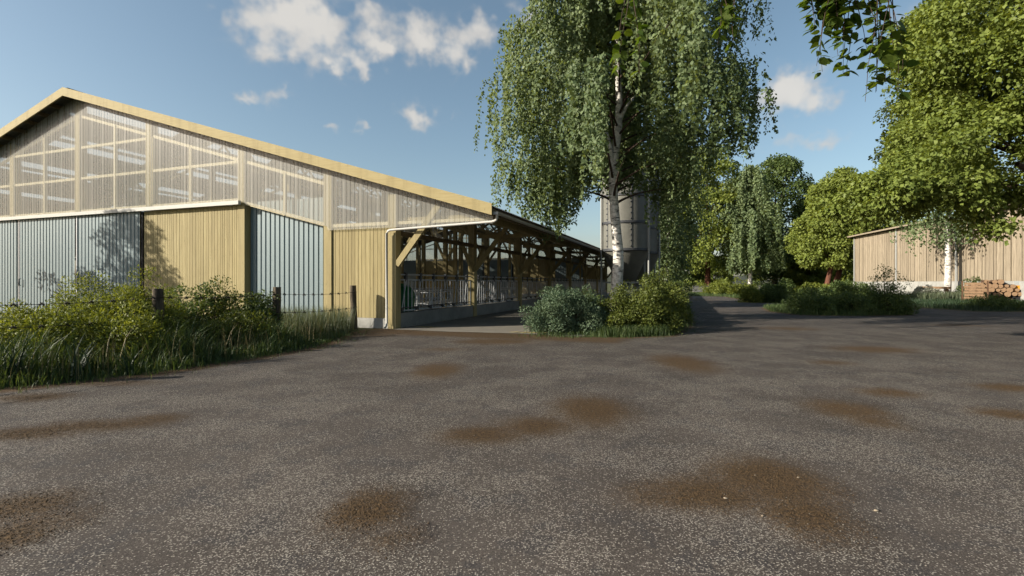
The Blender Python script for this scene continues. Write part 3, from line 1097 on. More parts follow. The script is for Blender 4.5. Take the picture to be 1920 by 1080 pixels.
# main weeping birch
TB = (4.44, 21.5)
trunk = [(-.05, 0, -.5), (0, 0, .4), (.12, 0, 2.0), (.18, 0, 3.0), (.02, 0, 4.6), (-.12, 0, 6.4), (-.05, 0, 7.6), (.18, 0, 9.2), (.2, 0, 10.6), (.1, 0, 12.7), (.25, 0, 15.5), (.1, 0, 20.5)]
bt = birch('large weeping birch with white trunk standing before the silos behind low shrubs', TB,
      [(6.6, 4.4), (8.0, 5.9), (10.0, 6.8), (12.5, 6.8), (15.5, 5.6), (19, 3.4), (21.5, 1.0)], trunk, .29, 72, 41, .155, 28,
      zmin=lambda x: np.interp(x, [-6, -4, -2.9, -1.8, -.8, 2.3, 2.7, 3.8, 4.4, 7.5], [5.2, 4.8, 3.6, 4.6, 6.7, 6.7, 4.4, 4.6, 7.4, 8.0]), gap=(-1.3, .9), asym=.03,
      fork=[([(-.08, -.05, 7.3), (-.35, -.2, 8.5), (-.8, -.4, 9.5), (-1.15, -.5, 10.3)], [.13, .10, .075, .05]), ([(.15, -.02, 9.3), (.5, -.2, 10.1), (.9, -.3, 10.6)], [.09, .07, .04])])
bt.scale = (.896, .896, .896)
bt.location.z = .177
# second birch behind the silos
birch('slender birch with dark hanging foliage right of the silos', (13.6, 42.5),
      [(4.5, 1.9), (6.5, 2.7), (9, 3.0), (12, 2.8), (15, 1.8), (17, .7)], [(-.45, 0, -.1), (-.4, 0, 3), (-.3, 0, 7), (.1, 0, 12), (0, 0, 17)], .17, 46, 22, .2, 11, hang=(1.4, 4.4), zmin=1.7)
# far birch between the bright and the dark tree
birch('grey green weeping birch with thin white trunk between two broad trees', (45.3, 95.0),
      [(6.5, 5.6), (10.5, 7.4), (14.5, 7.4), (18.5, 5.8), (22.5, 3.4), (25.2, 1.0)], [(0, 0, -.1), (.1, 0, 5), (-.1, 0, 12), (.1, 0, 24)], .4, 60, 26, .40, 5.6, hang=(2.6, 6.5), zmin=3.8)
# birch in front of the timber hall
birch('birch with thick white trunk standing close to the timber hall', (45.9, 52.6),
      [(9, 3.2), (10.5, 5.6), (13, 6.2), (16, 5.0), (20, 1.5)], [(0, 0, -.1), (.1, 0, 3), (.05, 0, 7), (.2, 0, 13), (.1, 0, 20)], .33, 38, 14, .27, 6, hang=(2, 5.5), zmin=5.2)

# big bright lime tree on the right
ex = []
for i in range(90):
    q = rng.random() ** 1.3
    ex.append((-4.6 - 3.9 * q, rng.uniform(-2.0, 1.2), rng.uniform(4.0 - .2 * q, 6.6 - 2.2 * q), rng.uniform(.34, .6)))
for i in range(26):
    ex.append((rng.choice((-5.4, -4.5, -4.1, -3.3)) + rng.normal() * .22, rng.uniform(-2.2, -.6), rng.uniform(3.0, 4.6), rng.uniform(.26, .42)))
lt = broadleaf('linden_tree', 'huge bright green broad leaved tree filling the upper right, branch low over the hall', (16.0, 13.5),
          [(4.8, 4.7), (5.4, 5.3), (7.5, 5.75), (10.3, 5.6), (13.1, 4.2), (15.2, 1.6), (16, .5)], 640, .72, 430, .118, 'leaf_linden', 'bark', .42, 3.7, .8, extra=ex, droop=.5, outer=.92, lump=.09, limbs=26, xl=[([(0, 0, 3.3), (-2.6, -1.5, 4.35), (-4.9, -2.6, 4.62), (-6.0, -3.2, 4.75)], [.2, .16, .12, .05])])
lt.scale = (.844, .844, .844)
lt.location.z = .265

# middle distance trees
broadleaf('broadleaf_tree', 'bright yellow green broad tree with reddish trunk left of the far birch', (40.8, 104.0),
          [(4.3, 6.8), (8, 9.6), (15, 10.0), (22.5, 8.0), (27.5, 4.2), (29.6, .8)], 270, 1.6, 150, .46, 'leaf_bright', 'bark_red', .6, 6.0, .8)
broadleaf('broadleaf_tree', 'dark green broad tree right behind the far birch', (62.3, 118.0),
          [(2.6, 6.4), (8, 9.2), (15.5, 9.5), (22.8, 8.0), (28.4, 4.8), (31.4, 1.1)], 240, 1.7, 150, .52, 'leaf_dark', 'bark', .55, 4.5, .8)
broadleaf('broadleaf_tree', 'bright green tree with left of two red trunks beside the timber hall', (52.6, 82.0),
          [(4.6, 3.6), (7.2, 4.6), (11, 4.3), (14, 2.8), (15.8, .8)], 210, 1.0, 150, .38, 'leaf_bright', 'bark_red', .40, 5.0, .8, tb=(-.9, 0), lump=.22)
broadleaf('broadleaf_tree', 'bright green tree with right of two red trunks beside the timber hall', (54.9, 83.0),
          [(4.8, 4.0), (8.2, 5.4), (13, 5.4), (17.5, 3.6), (20.5, .8)], 240, 1.1, 150, .38, 'leaf_bright', 'bark_red', .48, 5.0, .8, tb=(-1.2, 0), lump=.22)
for i, (px, d, h, r, lm, lab) in enumerate([
        (1268, 110, 15, 6.3, 'leaf_dark', 'dark tree far behind the slender birch near the road end'),
        (1328, 150, 10, 6.0, 'leaf_bright', 'small pale tree far behind the end of the road'),
        (1448, 150, 15, 8.5, 'leaf_bright', 'pale green tree far behind the dark broad tree'),
        (1518, 112, 7.5, 5.6, 'leaf_lime', 'low lime green tree under the two red trunked trees'),
        (1582, 112, 9.0, 6.0, 'leaf_dark', 'dark green tree against the corner of the timber hall'),
        (1560, 150, 10, 8.0, 'leaf_lime', 'lime green tree farthest behind the two red trunks'),
        (1612, 97, 22, 8.0, 'leaf_bright', 'tall bright tree rising behind the corner of the timber hall')]):
    broadleaf('distant_tree', lab, ((px - CX) / F * d, d), [(.8, r * .8), (h * .35, r), (h * .7, r * .75), (h, .5)], 110, r * .2, 100, .5, lm, 'bark', .3, h * .3, .8, group='trees beyond the road')
# small tree outside the left edge: its shadow falls on the doors
broadleaf('field_tree', 'small bushy tree standing on the grass left of the barn doors', (-27.3, 20.0),
          [(1.4, 2.2), (3.2, 3.0), (5.2, 2.6), (7.2, 1.7), (8.9, .5)], 120, .5, 110, .16, 'leaf_dark', 'bark', .16, 1.6, .6, lump=.22, outer=.7)

# tree overhanging the camera: trunk behind, twigs reach in at the top
def overhang():
    t = thing('overhanging_tree', 'tree with big pointed leaves whose twigs hang in at the top edge', 'tree', (7.5, -4.5, 0))
    c, r = crown_clumps((0, 0, 0), [(4.5, 3.6), (7, 4.6), (10, 3.8), (12.5, 1.0)], 90, .8)
    P, D, Nn, L, var = clump_leaves(c, r, 80, .13, .5)
    leaf_obj('crown', P, D, Nn, L, L * .7, M['leaf_near'], t, var)
    m2 = MB()
    m2.tube([(0, 0, -.1), (-.1, .1, 2.5), (-.2, .3, 4.6), (0, 0, 8), (.1, 0, 11)], [.34, .27, .22, .14, .04], 12)
    w = Vector((7.5, -4.5, 0))
    nodes = {'a': [(-.2, .3, 4.3), (-2.2, 3.6, 5.6), (-3.6, 7.0, 5.8), (-4.0, 9.3, 5.45)],
             'b': [(-.2, .3, 4.5), (-3.0, 4.5, 6.1), (-5.0, 8.0, 6.0), (-6.1, 10.4, 5.45)]}
    for k, p in nodes.items():
        m2.tube(p, [.14, .09, .05, .02], 7, False)
    V, Fc, var = [], [], []
    shape = [(0, 0, 0), (.16, .30, .03), (.42, .36, .05), (.72, .20, .03), (1, 0, -.04), (.72, -.20, .03), (.42, -.36, .05), (.16, -.30, .03)]

    def twig(p0, d0, L, spread, nl, ls):
        p = Vector(p0); d = Vector(d0).normalized()
        path = [p.copy()]
        for i in range(10):
            d = (d + Vector((rng.normal() * .06, rng.normal() * .06, -.09))).normalized()
            p = p + d * (L / 10)
            path.append(p.copy())
        m2.tube([q - w for q in path], [.007 - .0005 * i for i in range(11)], 5, False)
        for i in range(nl):
            f = rng.uniform(.05, 1.0) * 10
            a = int(min(9, f)); q = path[a].lerp(path[a + 1], f - a)
            ld = Vector((rng.choice((-1, 1)) * rng.uniform(.5, 1) * spread, rng.normal() * .5, rng.uniform(-.9, .1))).normalized()
            nn = Vector((rng.normal() * .5, rng.normal() * .5, 1)).normalized()
            sd = ld.cross(nn).normalized(); nn = sd.cross(ld)
            l = ls * rng.uniform(.7, 1.2)
            b = len(V)
            q = q + ld * .02
            for u, vv, z in shape: V.append(q + ld * (u * l) + sd * (vv * l) + nn * (z * l) - w)
            Fc.append(tuple(range(b, b + 8)))
            var.extend([float(np.clip(rng.random(), 0, 1))] * 8)

    # dark spray on the right (x 1480-1640)
    for i in range(26):
        xx = rng.uniform(2.95, 3.62)
        twig((xx, 4.9 + rng.normal() * .22, 5.1), (rng.normal() * .12 + .04, rng.normal() * .15, -1), (.75 + 1.1 * max(0, (xx - 2.9) / .72)) * rng.uniform(.75, 1.05), 1.0, 26, .11)
    for i in range(4):
        twig((3.3, 4.9, 4.78), (-1, .1, rng.uniform(-.35, .0)), rng.uniform(.35, .6), .6, 12, .10)
    for i in range(5):
        twig((2.2 + rng.normal() * .25, 5.2 + rng.normal() * .15, 5.15), (rng.normal() * .2, 0, -1), rng.uniform(.62, .92), 1.0, 16, .12)
    for i in range(3):
        twig((1.22 + rng.normal() * .07, 5.4 + rng.normal() * .1, 5.25), (.03 * i, 0, -1), rng.uniform(1.15, 1.4), .7, 26, .11)
    me = bpy.data.meshes.new('hanging_leaves')
    me.from_pydata(V, [], Fc)
    a = me.attributes.new('var', 'FLOAT', 'POINT')
    a.data.foreach_set('value', np.array(var, dtype=np.float32))
    me.materials.append(M['leaf_near'])
    link(bpy.data.objects.new('hanging_leaves', me), t)
    m2.build('trunk', M['bark'], t)


overhang()

# ------------------------------------------------------------------ shrubs
shrub('big lime green feathery shrub left of the nearest fence post', (-9.35, 11.6), 1.25, 1.0, 1.72, 150, .26, 170, .075, 'leaf_lime', wl=.35)
shrub('lime green feathery shrub at the left edge of the verge', (-9.6, 10.2), 1.15, .9, 1.22, 120, .25, 160, .075, 'leaf_lime', wl=.35)
shrub('lime green shrub growing low in front of the nearest fence post', (-8.15, 10.7), 1.0, .75, 1.12, 110, .25, 150, .075, 'leaf_lime', wl=.35)
shrub('lime green shrub pressed against the nearest fence post', (-8.75, 12.1), .8, .75, 1.62, 80, .25, 140, .075, 'leaf_lime', wl=.35)
shrub('dark open twiggy shrub right behind the nearest fence post', (-8.9, 13.6), .75, .7, 1.7, 70, .25, 100, .085, 'leaf_dark', wl=.45)
shrub('open olive shrub in front of the yellow timber door', (-8.15, 14.3), 1.0, .8, 1.72, 80, .26, 95, .085, 'leaf_olive', wl=.45)
shrub('dark open shrub left of the middle fence post', (-7.5, 14.6), .66, .6, 1.72, 65, .24, 95, .085, 'leaf_dark', wl=.45)
shrub('low olive shrub among the grass in front of the middle fence post', (-7.2, 12.9), .8, .7, .95, 70, .24, 110, .08, 'leaf_olive', wl=.4)
shrub('rounded blue green shrub on the corner of the concrete apron', (1.75, 17.0), 1.22, 1.1, 1.60, 150, .23, 210, .075, 'leaf_blue', wl=.4, twigs=50)
shrub('low dark blue green shrub below the birch trunk', (2.75, 17.9), .65, .8, 1.45, 60, .24, 150, .08, 'leaf_dark', wl=.4)
shrub('olive green shrub left of centre in front of the birch trunk', (3.75, 17.0), .85, .8, 1.38, 80, .24, 150, .08, 'leaf_olive', wl=.5)
shrub('dense olive green shrub right of the birch trunk', (4.85, 17.4), 1.15, 1.1, 1.72, 130, .25, 170, .08, 'leaf_olive', wl=.5)
shrub('dark olive shrub along the left edge of the road', (6.3, 20.5), .95, 1.4, 1.8, 110, .28, 150, .085, 'leaf_olive', wl=.5)
shrub('dark shrub farthest back along the left edge of the road', (7.9, 25.5), .9, 1.5, 1.7, 80, .3, 130, .10, 'leaf_dark', wl=.5)
G2 = 'shrubs on the planted bed right of the road'
shrub('low dark shrub at the left end of the planted bed', (16.6, 27.2), 1.0, .9, 1.0, 70, .26, 110, .10, 'leaf_dark', G2, .5)
shrub('taller dark shrub in the left half of the planted bed', (17.2, 28.6), 1.2, 1.1, 1.45, 80, .28, 110, .10, 'leaf_dark', G2, .5)
shrub('broad dark shrub in the middle of the planted bed', (18.7, 27.3), 1.3, 1.1, 1.2, 90, .28, 110, .10, 'leaf_dark', G2, .5)
shrub('tall open shrub rising against the pale plinth of the hall', (20.2, 27.0), 1.0, 1.0, 2.45, 80, .30, 62, .10, 'leaf_dark', G2, .5)
shrub('low dark shrub at the right end of the planted bed', (20.9, 27.2), .9, .9, 1.1, 60, .26, 100, .10, 'leaf_dark', G2, .5)
shrub('dark green shrub on the grass corner left of the planted bed', (22.6, 43.0), 1.35, 1.3, 1.85, 80, .36, 110, .14, 'leaf_dark', None, .55)
shrub('pale green shrub on the grass corner below the far birch', (20.6, 42.9), .75, .9, 1.25, 50, .3, 90, .13, 'leaf_lime', None, .55)
for i, (px, d, h, rr, lm, lab) in enumerate([
        (1345, 69, 1.6, 1.7, 'leaf_lime', 'pale shrub at the far end of the road'), (1372, 66, 1.9, 1.9, 'leaf_lime', 'pale shrub below the reddish trunk'),
        (1398, 70, 1.3, 1.6, 'leaf_olive', 'small olive shrub at the foot of the far birch'), (1470, 62, 1.7, 2.4, 'leaf_dark', 'dark shrub behind the grass corner'),
        (1530, 60, 1.6, 2.4, 'leaf_lime', 'lime shrub below the two red trunks'), (1565, 52, 1.5, 2.2, 'leaf_dark', 'dark shrub left of the timber hall corner'),
        (1600, 57, 1.9, 2.2, 'leaf_dark', 'dark shrub at the corner of the timber hall')]):
    shrub(lab, ((px - CX) / F * d, d), rr, rr, h, 60, .42, 80, .2, lm, 'shrubs along the far verge', .6, twigs=8)
shrub('whitish flowering shrub left of the birch at the hall', (41.5, 50.0), 1.9, 1.0, 1.3, 60, .3, 90, .15, 'leaf_pale', None, .7, twigs=8)
shrub('dark rounded shrub right of the birch at the hall', (46.6, 50.3), 1.2, 1.0, 1.75, 50, .34, 100, .16, 'leaf_dark', None, .6, twigs=8)
shrub('low dark shrub at the right edge in front of the logs', (31.0, 31.8), 1.6, 1.0, 0.75, 60, .26, 100, .1, 'leaf_dark', None, .5, twigs=8)

# ------------------------------------------------------------------ grass
def blades(name, P, h, w, mat, bend=.35, kind='stuff'):
    n = len(P)
    a = rng.uniform(0, 2 * math.pi, n)
    dr = np.stack([np.cos(a), np.sin(a), np.zeros(n)], -1)
    sa = a + math.pi / 2 + rng.normal(size=n) * .5
    sd = np.stack([np.cos(sa), np.sin(sa), np.zeros(n)], -1)
    H = (h * rng.uniform(.55, 1.25, n))[:, None]
    B = H * bend * rng.uniform(.1, 1.2, n)[:, None]
    W = (w * rng.uniform(.6, 1.3, n))[:, None]
    up = np.array([0, 0, 1.0])
    lv = [(0, 0, .8), (.35, .10, 1.0), (.7, .42, .75)]
    v = np.empty((n, 7, 3))
    for i, (hz, bb, ww) in enumerate(lv):
        c = P + up * H * hz + dr * B * bb
        v[:, 2 * i] = c - sd * W * ww / 2
        v[:, 2 * i + 1] = c + sd * W * ww / 2
    v[:, 6] = P + up * H * .96 + dr * B * 1.0
    b = np.arange(n)[:, None] * 7
    q = np.concatenate([b + np.array([0, 1, 3, 2]), b + np.array([2, 3, 5, 4]), b + np.array([4, 5, 6, 6])])
    tri = q.copy()
    # last band as a degenerate-free triangle: reuse quads for the rest, separate mesh data
    me_faces = [tuple(f) for f in q[:2 * n]]
    va = np.repeat(rng.random(n), 7)
    qq = np.concatenate([q[:2 * n][:, [0, 1, 2]], q[:2 * n][:, [0, 2, 3]], q[2 * n:][:, [0, 1, 2]]])
    o = np_mesh(name, v.reshape(-1, 3), qq, mat, None, va)
    return tag(o, kind=kind)


def scatter(poly, n, inset=0.0, wfun=None):
    xs = [p[0] for p in poly]; ys = [p[1] for p in poly]
    out = np.empty((0, 2))
    while len(out) < n:
        q = np.stack([rng.uniform(min(xs), max(xs), n * 2), rng.uniform(min(ys), max(ys), n * 2)], -1)
        s = poly_sd(q[:, 0], q[:, 1], poly)
        keep = s > inset
        if wfun is not None: keep &= rng.random(len(q)) < wfun(q[:, 0], q[:, 1], s)
        out = np.concatenate([out, q[keep]])
    out = out[:n]
    return np.concatenate([out, np.zeros((n, 1))], -1)


leftband = [(-13.0, 4.6), (-10.0, 6.6), (-7.8, 7.95), (-6.4, 9.5), (-5.5, 11.6), (-5.05, 13.4), (-5.15, 15.6), (-5.6, 17.6), (-7.6, 17.6), (-10.5, 14), (-14.5, 9.5), (-17, 7)]
wf = lambda x, y, s: np.clip(1.2 - s / 2.6, .15, 1) * np.clip(s / .25, .12, 1)
P = scatter(leftband, 22000, .0, wf)
s = poly_sd(P[:, 0], P[:, 1], leftband)
tag(blades('tall_grass', P, .58 * np.clip(.16 + s * .75, .16, 1.0) * (1 + .40 * np.sin(P[:, 0] * 2.3 + P[:, 1] * 1.7) + .25 * np.sin(P[:, 0] * 5.1 - P[:, 1] * 4.3)) * np.interp(P[:, 1], [12, 15], [1, .62]), .016, M['grass'], .8), 'dense tall green grass along the barbed wire fence', 'grass')
M['straw'] = leafmat('dry_stalk', (0.16, 0.13, 0.055), (0.30, 0.24, 0.11), 0.15, (1, 1, .8))
P = scatter(leftband, 1500, .15, wf)
blades('dry_stalks', P, .72, .007, M['straw'], .35)
P = scatter([(-6.6, 15.6), (-5.3, 15.9), (-5.7, 18.1), (-8.6, 19.0), (-9.6, 17.5)], 3500)
blades('seeding_grass', P, .82, .010, M['grass_seed'], .3)
P = scatter([(-15.5, 13.5), (-10.9, 12.9), (-11.5, 15), (-16, 16)], 1800)
blades('seeding_grass', P, .85, .011, M['grass_seed'], .3)
P = scatter([(-30, 12), (-13, 9), (-9, 15), (-7, 18.5), (-14, 21.5), (-34, 26)], 14000)
blades('meadow_grass', P, .22, .016, M['grass'], .5)
P = scatter(ISL['centre'][:8] + [(7, 40), (4.2, 22), (1.1, 16.6)], 15000, .05, lambda x, y, s: np.clip(1.3 - (y - 15) / 30, .2, 1))
blades('island_grass', P, .20, .012, M['grass'], .4)
P = scatter([(2.6, 15.7), (3.6, 15.45), (5.0, 16.0), (5.9, 18), (4.0, 17.2)], 3500)
blades('island_grass', P, .34, .011, M['grass'], .6)
P = scatter(ISL['beds'], 7000, .05)
blades('bed_grass', P, .30, .02, M['grass'], .4)
P = scatter([(27.2, 29.4), (31, 28.8), (46, 34), (44, 48), (34.5, 46.0), (30.0, 40.5), (27.5, 34)], 11000, .05)
blades('right_verge_grass', P, .30, .025, M['weed'], .4)
P = scatter([(21.6, 64), (25.5, 60), (23.0, 50), (21.0, 42.3), (22.5, 39.8), (30, 44), (52, 60), (52, 72), (22, 78)], 14000, .05)
blades('far_verge_grass', P, .34, .035, M['grass'], .4)
P = scatter([(38.2, 46.2), (44, 45.8), (47.0, 49.5), (40, 51.0)], 3500)
blades('flowering_weeds', P, .8, .04, M['grass_seed'], .4)


# sparse low tufts creeping over the crumbling edge of the asphalt
am = asph.ravel()
cand = np.where((am > .30) & (am < .86) & (GX.ravel() > -13) & (GX.ravel() < 12) & (GY.ravel() > 4) & (GY.ravel() < 32) & (dirt.ravel() < .9))[0]
pick = rng.choice(cand, 900)
P = np.stack([GX.ravel()[pick], GY.ravel()[pick], np.zeros(900)], -1)
P = np.repeat(P, 6, axis=0) + rng.normal(size=(5400, 3)) * np.array([.05, .05, 0])
keep = rng.random(len(P)) < np.repeat(1.05 - am[pick], 6)
blades('edge_grass', P[keep], .10, .008, M['grass'], .9)


def weed(loc, h, n, label):
    t = thing('weed_clump', label, 'weed', (*loc, 0), 0, 'dark weeds at the yard edge')
    V, Fc, var = [], [], []
    for i in range(n):
        a = rng.uniform(0, 6.28)
        dr = Vector((math.cos(a), math.sin(a), 0)); sd = Vector((-math.sin(a), math.cos(a), 0))
        H = h * rng.uniform(.5, 1.1); B = H * rng.uniform(.15, .75); W = rng.uniform(.018, .034)
        p = Vector((rng.normal() * .08, rng.normal() * .08, 0))
        vr = rng.random()
        b = len(V)
        for k in range(7):
            f = k / 6
            c = p + dr * (B * f * f) + Vector((0, 0, H * (f - .22 * f ** 3 * B / H)))
            ww = W * (1 - f ** 2.2) + .001
            V += [c - sd * ww / 2, c + sd * ww / 2]
            var += [vr, vr]
        Fc += [(b + 2 * k, b + 2 * k + 1, b + 2 * k + 3, b + 2 * k + 2) for k in range(6)]
    me = bpy.data.meshes.new('leaves')
    me.from_pydata(V, [], Fc)
    at = me.attributes.new('var', 'FLOAT', 'POINT'); at.data.foreach_set('value', np.array(var, dtype=np.float32))
    me.materials.append(M['weed'])
    link(bpy.data.objects.new('leaves', me), t)


weed((-8.35, 8.35), .95, 26, 'tall dark broad bladed weed at the extreme left edge of the yard')
weed((-7.55, 8.75), .85, 22, 'dark weed with arching blades second from the left edge')
weed((-7.05, 9.2), .7, 20, 'dark weed with arching blades farthest right at the yard edge')
weed((-8.9, 8.9), 1.05, 22, 'tall dark weed standing behind the leftmost weeds')

# ------------------------------------------------------------------ barbed wire fence
fence = thing('barbed_wire_fence', 'barbed wire fence on rough round posts between the verge and the barn', 'fence', (0, 0, 0))
FP = [(-5.8, 18.35), (-7.1, 15.0), (-8.2, 11.55), (-9.4, 8.0), (-10.6, 4.5)]
for i, (x, y) in enumerate(FP):
    h = (1.6, 1.57, 1.56, 1.55, 1.55)[i]
    lx, ly = rng.uniform(-.05, .05, 2)
    m2 = MB()
    ks = np.linspace(0, 1, 9)
    r0 = .118
    m2.tube([(x + lx * k, y + ly * k, -.1 + (h + .1) * k) for k in ks], [r0 * (1.06 - .1 * k + .05 * math.sin(9 * k + i)) for k in ks], 11)
    m2.build('post', M['post'], fence)


def wire(zs):
    m2 = MB()
    for i in range(len(FP) - 1):
        a = Vector((*FP[i], zs[i])); b = Vector((*FP[i + 1], zs[i + 1]))
        off = Vector((.115, -.03, 0))
        a += off; b += off
        pts = []
        for k in range(13):
            f = k / 12
            p = a.lerp(b, f); p.z -= .05 * 4 * f * (1 - f)
            pts.append(p)
        m2.tube(pts, .0065, 5, False)
        n = 9
        for k in range(n):
            f = (k + .5) / n
            p = a.lerp(b, f); p.z -= .05 * 4 * f * (1 - f)
            dv_ = (b - a).normalized()
            for s in (-1, 1):
                q = p + dv_ * (.022 * s)
                m2.tube([q + Vector((.03, .01, .035 * s)), q, q - Vector((.03, .01, .035 * s))], .0065, 4)
                m2.tube([q + Vector((-.02, .02, .035)), q - Vector((-.02, .02, .035))], .0065, 4)
            m2.tube([p - dv_ * .05, p + dv_ * .05], .012, 5)
    m2.build('barbed_wire', M['wire'], fence)


wire([1.36, 1.36, 1.36, 1.33, 1.33])
wire([.80, .80, .88, .95, .9])

# ------------------------------------------------------------------ timber hall on the right
HA = R(12.3)
HD = (math.sin(HA), math.cos(HA)); HP = (math.cos(HA), -math.sin(HA))
p_off = 35.3


def hw(s, o=0.0): return (p_off + o) * HP[0] + s * HD[0], (p_off + o) * HP[1] + s * HD[1]


s1600 = p_off * 2.463
hall = thing('timber_hall', 'long hall clad in weathered upright boards on a pale concrete plinth', 'hall', (*hw(s1600), 0), -HA)
# local: y along HD (away from camera) ; x along HP (away from the yard). wall runs y from 0 (far end) to -62
HL = 62.0
m2 = MB()
y = -.1
while y > -HL:
    w = random.choice((.34, .42, .5, .6, .66))
    xo = random.uniform(0, .05)
    m2.box(xo, xo + .05, y - w + .045, y - .045, 1.86, 8.75)
    y -= w
m2.build('board_cladding', M['boards_grey'], hall)
MB().box(.103, .14, -HL, -.02, 1.85, 8.8).build('wall_core', M['timber_dark'], hall)
MB().box(-.06, .4, -HL, .0, 0, 1.85).build('plinth', M['concrete_pale'], hall)
mb = MB()
mb._add([(.05, .03, 0), (24, .03, 0), (24, .03, 12.5), (.05, .03, 8.9)], [(0, 1, 2, 3)])
mb._add([(.05, -.05, 0), (24, -.05, 0), (24, -.05, 12.5), (.05, -.05, 8.9)], [(3, 2, 1, 0)])
mb.build('end_wall', M['boards_grey'], hall)
mb = MB()
mb._add([(-.6, .7, 8.72), (24, .7, 13.2), (24, -HL, 13.2), (-.6, -HL, 8.72), (-.6, .7, 8.9), (24, .7, 13.38), (24, -HL, 13.38), (-.6, -HL, 8.9)],
        [(0, 1, 2, 3), (7, 6, 5, 4), (0, 4, 5, 1), (1, 5, 6, 2), (2, 6, 7, 3), (3, 7, 4, 0)])
mb.build('roof', M['timber_dark'], hall)
MB().box(-.66, -.605, -HL, .72, 8.74, 8.94).build('roof_edge', M['boards_grey'], hall)
for k in range(5):
    yy = -.35 - 12 * k
    MB().box(-.10, -.004, yy - .14, yy + .14, .3, 8.7).build('steel_post', M['steel_pale'] if 'steel_pale' in M else M['grey_pipe'], hall)

# logs stacked before the hall; ends face the yard
LB = bpy.data.meshes.new('log')


def log_proto(r, L):
    t = thing('log', 'x', 'log', (0, 0, 0), 0, 'logs in the pile before the hall')
    m2 = MB()
    n = 14
    for k in range(1):
        ring0 = [(r * (1 + .04 * math.sin(3 * a)) * math.cos(a), 0, r * math.sin(a)) for a in np.linspace(0, 2 * math.pi, n, False)]
        ring1 = [(x, L, z) for x, _, z in ring0]
        m2._add(ring0 + ring1, [(i, n + i, n + (i + 1) % n, (i + 1) % n) for i in range(n)], True)
    m2.build('bark', M['log_bark'], t)
    ring = [(x * .97, -.004, z * .97) for x, _, z in ring0]
    m3 = MB(); m3._add(ring, [tuple(range(n))]); m3.build('cut_end', M['log_end'], t)
    ring = [(x * .97, L + .004, z * .97) for x, _, z in ring0]
    m3 = MB(); m3._add(ring, [tuple(reversed(range(n)))]); m3.build('cut_end', M['log_end'], t)
    return t


lg_d = 46.0
lg_x = (1864 - CX) / F * lg_d
view_a = math.atan2(lg_x, lg_d)
rows = [(0, 9), (1, 8), (2, 7), (3, 3)]
protos = [log_proto(.19, 4), log_proto(.235, 4), log_proto(.155, 4)]
used = [False] * 3
WH = {0: 'lowest', 1: 'second', 2: 'third', 3: 'top'}
for rw, cnt in rows:
    for k in range(cnt):
        pi = random.choice((0, 0, 1, 2))
        o = protos[pi] if not used[pi] else copy_tree(protos[pi])
        used[pi] = True
        off = (k - (cnt - 1) / 2) * .42 + rng.normal() * .02
        rz = -view_a + R(4)
        o.location = (lg_x + off * math.cos(rz), lg_d + off * math.sin(rz) + rng.uniform(-.12, .12), .42 + .235 + rw * .37 + rng.normal() * .015)
        o.rotation_euler = (0, 0, rz)
        side = 'left end' if k == 0 else 'right end' if k == cnt - 1 else 'between its ends'
        o['label'] = f'{("thin", "medium", "thick")[{2: 0, 0: 1, 1: 2}[pi]]} cut log at the {side} of the {WH[rw]} layer of the pile' if side != 'between its ends' else f'cut log inside the {WH[rw]} layer of the pile before the hall'
# bearers the logs lie on
for dx, lab in ((.5, 'front'), (2.8, 'rear')):
    t = thing('bearer', f'{lab} timber bearer under the log pile', 'beam', (lg_x + dx * math.sin(view_a), lg_d + dx * math.cos(view_a), 0), -view_a)
    MB().box(-2.1, 2.1, -.12, .12, 0, .42).build('beam', M['log_bark'], t)
# stack of sawn timber left of the logs
sx, sdp = (1828 - CX) / F * 45.2, 45.2
sa = -math.atan2(sx, sdp)
t = thing('timber_stack', 'stack of pale sawn timber on a pallet left of the logs', 'timber stack', (sx, sdp, 0), sa)
m2 = MB()
for i in range(3): m2.box(-.75 + .66 * i, -.57 + .66 * i, -.5, .5, 0, .14)
for i in range(6): m2.box(-.77 + .265 * i, -.55 + .265 * i, -.5, .5, .145, .18)
m2.build('pallet', M['log_end'], t)
for k in range(6):
    z = .2 + k * .26
    MB().box(-.75 + .05 * (k % 2), .75 - .09 * (k % 3), -.45, .6, z, z + .21).build('plank_layer', M['log_end'], t)
for x in (-.84, .84):
    MB().box(x - .06, x + .06, -.5, -.38, 0, 1.85).build('stake', M['log_bark'], t)
# plank lying along the plinth
bx, bd = (1752 - CX) / F * 53.5, 53.5
t = thing('plank', 'long brown plank lying against the plinth left of the hall birch', 'plank', (bx, bd, 0), -HA + math.pi / 2)
MB().box(-2.6, 2.4, -.1, .1, 1.05, 1.28).build('board', M['log_end'], t)
for x in (-2.1, 0, 1.9): MB().box(x - .1, x + .1, -.11, .11, 0, 1.05).build('leg', M['log_bark'], t)
# orange and grey machine cut by the right edge
mx, md = (1927 - CX) / F * 45, 45
t = thing('machine_box', 'orange and grey metal box at the right edge beside the logs', 'machine', (mx, md, 0), -math.atan2(mx, md))
MB().box(-.9, .9, -.4, .6, .95, 1.45).build('body', M['orange'], t)
MB().box(-.9, .9, -.38, .58, .62, .947).build('lower_body', plain('dark_orange', (.36, .12, .01), .5), t)
MB().box(-.86, .9, -.36, .56, 1.452, 1.86).build('hood', M['silver'], t)
for x in (-.62, .62):
    m2 = MB(); m2.tube([(x, -.46, .4), (x, -.28, .4)], .4, 18); m2.build('wheel', M['black'], t)
# low wall at the end of the road
wx0, wx1 = (1300 - CX) / F * 92, (1425 - CX) / F * 92
t = thing('low_wall', 'low grey concrete wall on the grass beyond the end of the road', 'wall', (wx0, 92, 0))
MB().box(0, wx1 - wx0, 0, .3, 0, 1.0).build('wall_body', M['concrete'], t)
MB().box(-.05, wx1 - wx0 + .05, -.05, .35, 1.003, 1.1).build('coping', M['concrete'], t)
